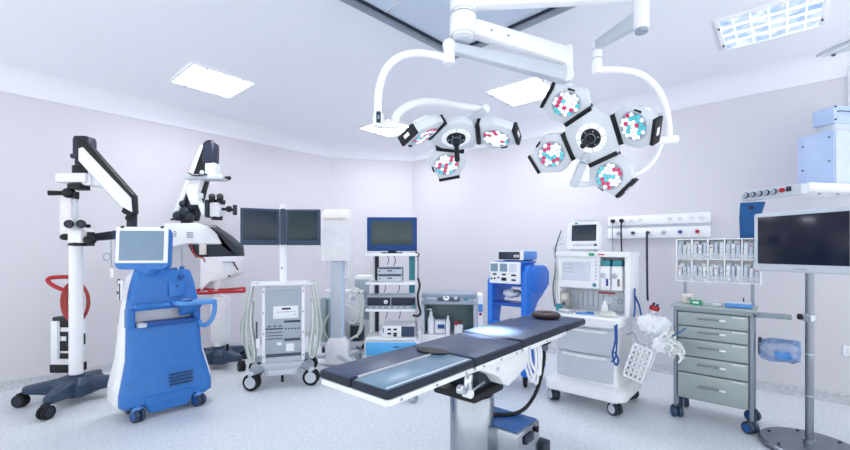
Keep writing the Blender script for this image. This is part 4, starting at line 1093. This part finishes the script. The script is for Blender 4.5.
for x, y in ((-.22, .05), (.22, .05), (-.22, .35), (.22, .35)): caster(T, x, y, .045, .03, .115, 'rubber', 'lightgrey', 'grey', .3)
T = thing('wall_cabinet_trolley', 'slim trolley with dark grey glass door left of the tower', 'cabinet', (at(362, 300, 5.30).x, 5.30, 0), 0)
m = MB(); m.box((0, .15, .54), (.20, .28, .84), 'offwhite', .008); m.build('housing', T)
m = MB(); m.box((0, .0, .66), (.19, .02, .52), 'greygreen', .004); dr = m.build('door', T); m = MB(); m.box((0, -.012, .66), (.14, .006, .44), 'grey', .002); m.build('pane', dr)
for x, y in ((-.07, .04), (.07, .04), (-.07, .26), (.07, .26)): caster(T, x, y, .045, .03, .125, 'rubber', 'lightgrey', 'grey', .3)

# ------------------------------------------------------------------ surgical microscopes
def legs(T, hub, ends, m_='navyframe', r=.05, wm='rubber'):
    m = MB(); m.loft([rrect(.13, -.13, .13, .06, .05), rrect(.13, -.13, .13, .16, .05), rrect(.085, -.085, .085, .215, .04)], m_); m.build('base_hub', T)
    for ex, ey in ends:
        e = V(ex, ey, 0); dd = e.normalized()
        m = MB(); m.bar(dd*.05+V(0, 0, .135), e*.97+V(0, 0, .135), .13, .15, m_, .02, w2=.07, h2=.06); m.build('floor_leg', T)
        caster(T, ex, ey, r, .045, .11, wm, 'charcoal', 'black', math.atan2(dd.y, dd.x)+1.2, twin=True)
MX, MY = -3.02, 3.54
T = thing('surgical_microscope', 'folded surgical microscope at far left, red cable loops on its pole', 'microscope', (MX, MY, 0), 0, 'surgical microscopes')
o = T.location
legs(T, None, [(-.33, -.15), (.11, -.40), (.34, .16), (-.10, .38)], 'navyframe', .053)
X = Matrix.Translation(-o)
Y_ = MY
m = MB(); m.cyl((0, 0, .2), (0, 0, 1.35), .050, 'white', n=32); m.torus((0, 0, 1.345), .050, .008, 'black'); m.cyl((0, 0, 1.35), (0, 0, 1.39), .045, 'charcoal', n=24); m.cyl((0, 0, .205), (0, 0, .23), .062, 'navyframe', n=28); m.build('pole', T)
m = MB(X); m.bar(at(78, 239, Y_+.02), at(116, 235, Y_+.08), .07, .055, 'navy', .012, h2=.075); m.bar(at(114, 235, Y_+.08), at(136, 233, Y_+.1), .08, .075, 'navyframe', .012); m.build('swing_arm', T)
m = MB(X); m.cyl(at(132, 236, Y_+.1), at(132, 204, Y_+.1), .04, 'charcoal', n=20, bev=.006); m.box(at(130, 212, Y_+.06), (.10, .08, .06), 'black', .014, rot=(0, R(25), 0)); m.cyl(at(129, 218, Y_+.02), at(129, 218, Y_+.12), .028, 'black', n=16); m.build('arm_joint', T)
def flat(uv, Y): return [(at(u, v, Y).x, at(u, v, Y).z) for u, v in uv]
m = MB(X); m.prism(flat(((84, 150), (88, 148.5), (136, 199), (137, 213), (126, 207), (84, 162)), Y_), Y_-.06, Y_+.01, 'white', plane='xz', bev=.006)
m.prism(flat(((86, 160), (124, 205), (120, 203), (85, 163)), Y_), Y_-.055, Y_, 'lightgrey', plane='xz', bev=.001); m.build('spring_arm', T)
m = MB(X); m.prism(flat(((82, 138), (90, 142), (137.5, 196), (138.5, 214), (136.5, 213), (135, 199), (88, 148.5), (82, 149)), Y_), Y_-.055, Y_+.005, 'black', plane='xz', bev=.003); m.build('arm_cover', T)
m = MB(X); m.loft([[tuple(V(at(80, v, Y_).x+a, Y_+.05+b, at(80, v, Y_).z)) for a, b, _ in rrect(w, -.06, .06, 0, .03)] for v, w in ((158, .07), (150, .072), (139, .072), (136, .06))], 'navy'); m.cyl(at(72, 156, Y_), at(82, 156, Y_), .022, 'charcoal', n=14); m.build('head_joint', T)
m = MB(X); m.cyl(at(80, 157, Y_+.04), at(80, 168, Y_+.04), .036, 'charcoal', n=20); m.cyl(at(80, 166, Y_+.04), at(80, 175, Y_+.04), .055, 'black', n=24, bev=.008); m.build('neck', T)
m = MB(X); m.box(at(78, 179, Y_), (.26, .16, .08), 'offwhite', .012); m.box(at(92, 181, Y_+.02), (.08, .14, .09), 'white', .012); m.build('balance_block', T)
m = MB(X); m.box(at(79, 187, Y_-.02), (.11, .12, .05), 'black', .01); m.sph(at(69, 193, Y_-.05), .052, 'black', 16, sc=(1, .9, .85)); m.cyl(at(62, 193, Y_-.06), at(48, 193, Y_-.10), .018, 'black', r2=.022, n=14, bev=.004); m.cyl(at(76, 192, Y_-.05), at(76, 199, Y_-.05), .022, 'black', n=14); m.build('position_handle', T)
m = MB(X); m.box(at(70, 217, Y_), (.10, .10, .36), 'offwhite', .01); m.box(at(76, 213, Y_-.05), (.022, .03, .26), 'lightgrey', .006); m.build('carrier', T)
h_ = MB(X); h_.box(at(81, 236, Y_-.09), (.12, .14, .12), 'white', .018); h_.cyl(at(80, 241, Y_-.10), at(80, 246, Y_-.10), .05, 'black', n=20); hd = h_.build('optic_head', T)
for u in (69, 81):
    e = MB(X); e.cyl(at(u, 224.5, Y_-.10), at(u, 224, Y_-.24), .030, 'black', r2=.034, n=20, bev=.005); e.cyl(at(u, 224, Y_-.24), at(u, 224, Y_-.245), .022, 'screen_slate', n=16); e.build('eyepiece', hd)
for u, v, r in ((65, 237, .035), (90, 240, .045), (88, 226, .02)):
    e = MB(X); e.sph(at(u, v, Y_-.13), r, 'black', 14, sc=(1.2, .8, .8)); e.build('focus_knob', hd)
e = MB(X); e.bar(at(91, 232, Y_-.1), at(91, 246, Y_-.1), .04, .04, 'black', .006); e.build('side_port', hd)
m = MB(X)
m.tube([at(70, 277, Y_+.04), at(60, 277, Y_+.02), at(50, 278, Y_), at(48, 281, Y_-.02), at(54, 286, Y_-.04), at(66, 291, Y_-.04)], .017, 'red', n=10)
m.build('red_handle', T)
m = MB(X)
for k in range(3):
    cu, cv = 75+k*1.2, 302; pts = []
    for i in range(14):
        a = 2*math.pi*i/14; pts.append(at(cu+(13.2-k*1.0)*math.cos(a), cv+(20-k*1.2)*math.sin(a), Y_+(.10-.02*k)+.02*math.sin(2*a)))
    m.tube(pts, .013, 'redbrown', n=8, closed=True, sub=3)
m.build('red_cable_coil', T)
Yb = Y_+.16
m = MB(X); m.box(at(68.5, 343, Yb), (.235, .11, .42), 'white', .012); bx_ = m.build('control_box', T)
m = MB(X)
for v, h in ((324, .06), (334, .04), (346, .09), (356, .05)): m.box(at(66, v, Yb-.058), (.13, .012, h), 'black', .004)
m.box(at(68.5, 367, Yb), (.245, .12, .08), 'black', .012); m.box(at(68.5, 319, Yb), (.215, .10, .05), 'charcoal', .012); m.box(at(59, 340, Yb-.058), (.03, .014, .34), 'lightgrey', .006)
m.build('box_trim', bx_)
m = MB(X); m.box(at(76, 340, Y_+.10), (.08, .12, .10), 'charcoal', .008); m.build('box_bracket', T)
m = MB(X)
m.tube([at(111, 240, Y_+.08), at(111, 252, Y_+.07), at(111.5, 262, Y_+.07), at(112, 268, Y_+.07)], .004, 'grey', n=6); m.torus(at(107, 257, Y_+.07), .032, .004, 'grey', rot=(R(90), 0, 0), n=24, k=6); m.box(at(112, 273, Y_+.07), (.03, .008, .08), 'white', .002)
m.build('hanging_tag', T)

MX, MY = -2.30, 4.55
T = thing('surgical_microscope', 'upright surgical microscope behind the blue console, single red handle bar', 'microscope', (MX, MY, 0), 0, 'surgical microscopes')
o = T.location; X = Matrix.Translation(-o); Y_ = MY
legs(T, None, [(.33, -.16), (.14, .34), (-.14, -.34), (-.33, .16)], 'navyframe', .05)
m = MB(); m.sph((.13, -.06, .25), .02, 'black', 12); m.cyl((.13, -.06, .17), (.13, -.06, .24), .012, 'black', n=10); m.build('brake_knob', T)
m = MB(); u_ = at(210, 300, Y_).x-MX
m.cyl((0, 0, .2), (0, 0, 1.20), .052, 'white', n=32); m.cyl((0, 0, .205), (0, 0, .235), .065, 'navyframe', n=28); m.build('pole', T)
m = MB(X); m.prism([(at(u, v, Y_).x, at(u, v, Y_).z) for u, v in ((205, 257), (240, 256), (239, 273), (228, 279), (215, 281), (205, 290))], Y_-.10, Y_+.14, 'offwhite', plane='xz', bev=.01)
m.box(at(229, 262, Y_-.11), (.14, .016, .012), 'grey', .003); m.bar(at(233, 262, Y_-.115), at(238, 270, Y_-.115), .014, .014, 'charcoal', .003); m.sph(at(229, 276, Y_-.11), .012, 'charcoal', 8)
m.build('control_housing', T)
pts = [(170, 224), (203, 223.5), (212, 226), (221, 234), (226, 244), (192, 243.5), (178, 247), (172, 262), (168, 262)]
m = MB(X); m.prism([(at(u, v, Y_).x, at(u, v, Y_).z) for u, v in pts], Y_-.11, Y_+.1, 'white', plane='xz', bev=.010)
for u, v, w, h in ((190, 235, .07, .06), (175, 234, .03, .06)):
    for k in range(4): m.box(at(u, v-2.4+1.6*k, Y_-.112), (w, .006, .010), 'grey', .001)
m.build('swing_arm', T)
m = MB(X); m.prism([(at(u, v, Y_).x, at(u, v, Y_).z) for u, v in ((192, 244.5), (225, 244.5), (219, 231), (211, 225.5), (203, 224.5), (215, 227.5), (228, 236), (239, 246), (240, 256), (228, 258), (200, 257.5), (196, 252))], Y_-.09, Y_+.12, 'charcoal', plane='xz', bev=.006); m.build('arm_cover', T)
m = MB(X); m.box(at(203, 249, Y_-.10), (.075, .02, .125), 'cream', .004); m.tube([at(191, 244, Y_-.1), at(195, 255, Y_-.1), at(203, 258, Y_-.1), at(205, 262, Y_-.1)], .008, 'redbrown', n=6); m.build('notice_card', T)
m = MB(X); m.bar(at(175, 219, Y_-.02), at(204, 146, Y_), .065, .075, 'white', .012, up=(0, -1, 0), w2=.045); m.build('spring_arm', T)
m = MB(X); m.prism([(at(u, v, Y_).x, at(u, v, Y_).z) for u, v in ((180, 221), (205.5, 148), (213, 147), (210, 172), (205, 190), (197, 221))], Y_-.06, Y_+.05, 'black', plane='xz', bev=.006); m.build('arm_cover', T)
m = MB(X)
for u, v, r in ((178, 216, .055), (186, 212, .065), (192, 206, .05), (183, 204, .04), (190, 217, .05), (197, 205, .035)): m.sph(at(u, v, Y_-.07), r, 'charcoal', 14)
m.bar(at(171, 219.5, Y_-.06), at(182, 219, Y_-.06), .03, .02, 'black', .004); m.cyl(at(187, 218, Y_-.03), at(187, 224, Y_-.03), .06, 'black', n=24); m.build('arm_joint', T)
m = MB(X); m.loft([[tuple(V(at(212.5, v, Y_).x+a, Y_-.03+b, at(212.5, v, Y_).z)) for a, b, _ in rrect(w, -.07, .07, 0, .03)] for v, w in ((165, .062), (160, .066), (146, .066), (144, .05))], 'navy'); m.tube([at(204, 146, Y_-.02), at(207, 141.5, Y_-.02), at(212, 141.5, Y_-.02), at(215, 145, Y_-.02)], .012, 'black', n=8); m.build('head_joint', T)
m = MB(X); m.box(at(212.5, 170, Y_-.04), (.11, .12, .14), 'lightgrey', .012); m.bar(at(189, 178, Y_-.08), at(226, 178, Y_-.08), .16, .055, 'lightgrey', .012); m.tube([at(189, 173, Y_-.16), at(195, 175.5, Y_-.17), at(207, 174.5, Y_-.17)], .008, 'black', n=6); m.sph(at(202, 172.5, Y_-.1), .024, 'lightgrey', 12); m.build('balance_block', T)
m = MB(X); m.cyl(at(224, 177.5, Y_-.1), at(228, 177.5, Y_-.1), .012, 'black', n=10); m.sph(at(229, 178, Y_-.1), .024, 'black', 12); m.build('clamp_knob', T)
m = MB(X); m.prism([(at(u, v, Y_).x, at(u, v, Y_).z) for u, v in ((197, 180), (208, 180), (203, 196), (207, 206), (197, 206), (192, 193))], Y_-.13, Y_-.05, 'white', plane='xz', bev=.010); m.box(at(201, 196, Y_-.135), (.05, .01, .06), 'lightgrey', .003); m.bar(at(202, 204, Y_-.1), at(206, 215, Y_-.1), .08, .06, 'white', .012); m.build('carrier', T)
h_ = MB(X); h_.box(at(217, 210, Y_-.14), (.11, .12, .16), 'white', .02); h_.box(at(209.5, 209, Y_-.14), (.045, .13, .19), 'charcoal', .012); h_.cyl(at(217, 216, Y_-.14), at(217, 220, Y_-.14), .055, 'black', n=22); hd = h_.build('optic_head', T)
for u in (212, 220):
    e = MB(X); e.cyl(at(u, 202, Y_-.14), at(u, 196, Y_-.26), .030, 'black', r2=.034, n=18, bev=.005); e.build('eyepiece', hd)
e = MB(X); e.box(at(217, 202, Y_-.14), (.15, .09, .05), 'black', .012); e.bar(at(222, 209, Y_-.14), at(235, 210, Y_-.14), .03, .03, 'black', .006); e.sph(at(229, 209, Y_-.14), .035, 'black', 12); e.cyl(at(235, 205, Y_-.14), at(235, 215, Y_-.14), .022, 'charcoal', n=14, bev=.004); e.build('focus_knob', hd)
m = MB(X); m.tube([at(244, 288, Y_-.1), at(244, 291, Y_-.12), at(238, 291.5, Y_-.14), at(222, 292, Y_-.14), at(208, 293, Y_-.12), at(198, 293, Y_-.08), at(197, 290.5, Y_-.06), at(206, 289, Y_-.05)], .017, 'red', n=10); m.tube([at(206, 289.5, Y_-.05), at(225, 289.5, Y_-.04), at(244, 288, Y_-.1)], .013, 'red', n=8); m.cyl(at(210, 291, Y_+.02), at(210, 291, Y_-.14), .02, 'red', n=12); m.build('red_handle', T)
m = MB(X); m.cyl(at(224, 300, Y_-.04), at(224, 300, Y_-.055), .012, 'charcoal', n=10); m.box(at(221, 318, Y_+.02), (.16, .16, .50), 'offwhite', .012); m.build('rear_box', T)

# ------------------------------------------------------------------ blue laser console
T = thing('laser_console', 'large blue console on castors with grey-blue screen, tray and vents', 'medical machine', (-2.035, 3.26, 0), LW)
m = MB()
def body(w0, f): return [rrect(w*f+w0, y0+.05, .33, z, .06, 5) for z, w, y0 in ((.10, .315, .02), (.14, .335, .0), (.25, .335, .01), (.45, .29, .05), (.60, .275, .07), (.70, .27, .08))]
m.loft(body(.012, 1), 'white')
m.loft([rrect(.275,   .17, .33, .70, .05, 5), rrect(.262, .17, .33, .84, .05, 5), rrect(.225, .18, .33, 1.08, .05, 5), rrect(.19, .20, .32, 1.13, .05, 5)], 'white')
m.box((0, .175, .76), (.44, .02, .15), 'white', .003)
m.build('rear_housing', T)
m = MB()
m.loft([rrect(w, y0, y0+.12, z, .05, 5) for z, w, y0 in ((.09, .30, .025), (.12, .325, -.01), (.2, .325, -.01), (.32, .30, .015), (.45, .272, .04), (.60, .265, .06), (.685, .262, .07), (.70, .255, .075))], 'blue')
m.loft([rrect(.14, -.02, .06, .045, .03), rrect(.17, -.025, .06, .10, .03), rrect(.19, -.02, .06, .17, .03)], 'blue')
m.build('front_shell', T)
m = MB()
for k in range(4): m.bar((-.005, -.013+.0015*k, .225+.027*k), (.17, -.013+.0015*k, .225+.027*k), .012, .010, 'navyframe', .003)
m.build('vent_slot', T)
m = MB()
m.loft([rrect(w, y0, .20, z, .05, 5) for z, w, y0 in ((.825, .262, .085), (.86, .258, .085), (.95, .245, .10), (1.05, .225, .115), (1.12, .205, .125), (1.135, .19, .135))], 'blue')
for sx in (-1, 1): m.box((sx*.235, .13, .765), (.055, .10, .16), 'blue', .015)
m.build('upper_shell', T)
m = MB(); m.box((.03, .10, .715), (.38, .10, .04), 'blue_d', .01); m.box((-.17, .09, .715), (.06, .09, .035), 'lightgrey', .008); m.build('storage_slot', T)
m = MB(); m.box((.08, .092, .98), (.12, .012, .13), 'blue', .004, rot=(R(-8), 0, 0)); m.box((.08, .085, 1.0), (.02, .006, .010), 'navyframe', .002); m.cyl((.12, .115, 1.08), (.12, .10, 1.08), .022, 'blue_d', n=20, bev=.003); m.build('hatch', T)
m = MB(); m.loft([rrect(.11, .02, .14, .835, .03), rrect(.13, .0, .14, .855, .04), rrect(.12, .02, .14, .88, .04)], 'blue'); ob = m.build('front_ledge', T); ob.location = (-.10, 0, 0)
m = MB()
m.loft([rrect(.14, -.09, .09, .85, .05, 5), rrect(.155, -.105, .10, .862, .06, 5), rrect(.155, -.105, .10, .878, .06, 5), rrect(.14, -.09, .08, .884, .05, 5)], 'blue_l')
m.cyl((-.07, -.02, .882), (-.07, -.02, .896), .045, 'blue_d', n=28, bev=.004); m.cyl((-.07, -.02, .894), (-.07, -.02, .899), .03, 'grey', n=24)
m.bar((0, .04, .85), (-.02, .11, .77), .16, .05, 'blue', .012, up=(0, 0, 1))
tr = m.build('tray', T); tr.location = (.185, 0, .0)
m = MB(); m.tube([(.315, -.06, .87), (.32, -.06, .81), (.31, -.04, .73), (.285, .0, .67), (.265, .06, .66), (.25, .10, .70)], .018, 'blue_l', n=10); m.build('tray_handle', T)
m = MB(); m.bar((-.05, .22, 1.115), (.10, .26, 1.13), .16, .05, 'blue_d', .012); m.cyl((-.10, .20, 1.10), (-.10, .20, 1.16), .09, 'blue', n=32, bev=.01); m.build('screen_arm', T)
SX = Matrix.Translation((-.135, .17, 1.325)) @ Matrix.Diagonal((.92, 1, .95, 1)) @ Matrix.Rotation(R(9)-LW, 4, 'Z') @ Matrix.Rotation(R(-4), 4, 'X')
m = MB(SX)
m.loft([[(x, yy, z) for x, z, _ in rrect(w, -.18-(.01 if k else 0), .165, 0, .055, 6)] for k, (w, yy) in enumerate(((.20, .06), (.213, .045), (.213, -.012), (.207, -.022)))], 'blue')
m.sph((.0, .02, -.17), .085, 'blue', 18, sc=(1, .6, .55)); mo = m.build('monitor', T)
m = MB(SX); m.box((0, -.022, .014), (.408, .018, .305), 'white', .010); m.build('bezel', mo)
m = MB(SX); m.box((0, -.033, .008), (.345, .004, .248), 'screen_blue', .002); m.build('screen', mo)
m = MB(SX)
for sx in (-.155, .155): m.box((sx, -.02, .163), (.026, .024, .02), 'charcoal', .003)
m.build('catch', mo)
for sx in (-1, 1):
    c_ = caster(T, sx*.215, .0, .05, .05, .12, 'navyframe', 'blue_d', 'blue_l', .3, twin=True); c_ = caster(T, sx*.2, .25, .05, .05, .12, 'navyframe', 'blue_d', 'blue_l', .1, twin=True)
m = MB(); m.box((-.288, .16, .99), (.02, .08, .15), 'white', .004); m.box((-.29, .135, .98), (.022, .025, .13), 'charcoal', .003); m.cyl((-.288, .18, .97), (-.305, .18, .97), .012, 'charcoal', n=12)
for k in range(3): m.cyl((-.288, .175+.02*(k % 2), 1.03+.02*k), (-.303, .175+.02*(k % 2), 1.03+.02*k), .006, 'darkgrey', n=8)
m.build('side_sockets', T)
m = MB(); m.cyl((.16, .22, 1.13), (.16, .22, 1.16), .02, 'blue', n=14); m.cyl((.16, .22, 1.16), (.16, .22, 1.34), .004, 'grey', n=8); m.build('fibre_rod', T)

# ------------------------------------------------------------------ light, camera
w = bpy.data.worlds.new('World'); SC.world = w; w.use_nodes = True
nt = w.node_tree; bg = nt.nodes['Background']
tc = nt.nodes.new('ShaderNodeTexCoord'); sp = nt.nodes.new('ShaderNodeSeparateXYZ'); rp = nt.nodes.new('ShaderNodeMapRange')
nt.links.new(tc.outputs['Generated'], sp.inputs[0]); nt.links.new(sp.outputs['Z'], rp.inputs['Value'])
rp.inputs['From Min'].default_value = -.5; rp.inputs['From Max'].default_value = .4; rp.inputs['To Min'].default_value = 2.3; rp.inputs['To Max'].default_value = .95
nt.links.new(rp.outputs['Result'], bg.inputs['Strength'])
bg.inputs['Color'].default_value = (.92, .955, 1.0, 1)
def spot(loc, target, power, size, blend=.6, rad=.1, name='glare_spot'):
    l = bpy.data.lights.new(name, 'SPOT'); l.energy = power; l.spot_size = R(size); l.spot_blend = blend; l.shadow_soft_size = rad; l.color = (1, .96, .90)
    ob = bpy.data.objects.new(name, l); COL.objects.link(ob); ob.location = loc
    ob.rotation_euler = (V(*target)-V(*loc)).to_track_quat('-Z', 'Y').to_euler()
spot(C2_+V(.09, .0, -.13), at(491, 332.5, 2.54), 1600, 15)  # spot added below the three-pod lamp to make the glare on the pads
cam = bpy.data.cameras.new('Camera'); co = bpy.data.objects.new('Camera', cam); COL.objects.link(co)
co.location = (0, 0, CAMH); co.rotation_euler = (R(90), 0, 0)
cam.sensor_width = 36; cam.lens = F/850*36; cam.shift_y = (HZ-225)/850; cam.clip_start = .05
SC.camera = co
SC.view_settings.view_transform = 'Standard'; SC.view_settings.look = 'None'; SC.view_settings.exposure = .13; SC.view_settings.gamma = 1
SC.cycles.use_denoising = True
SC.cycles.max_bounces = 8; SC.cycles.diffuse_bounces = 5
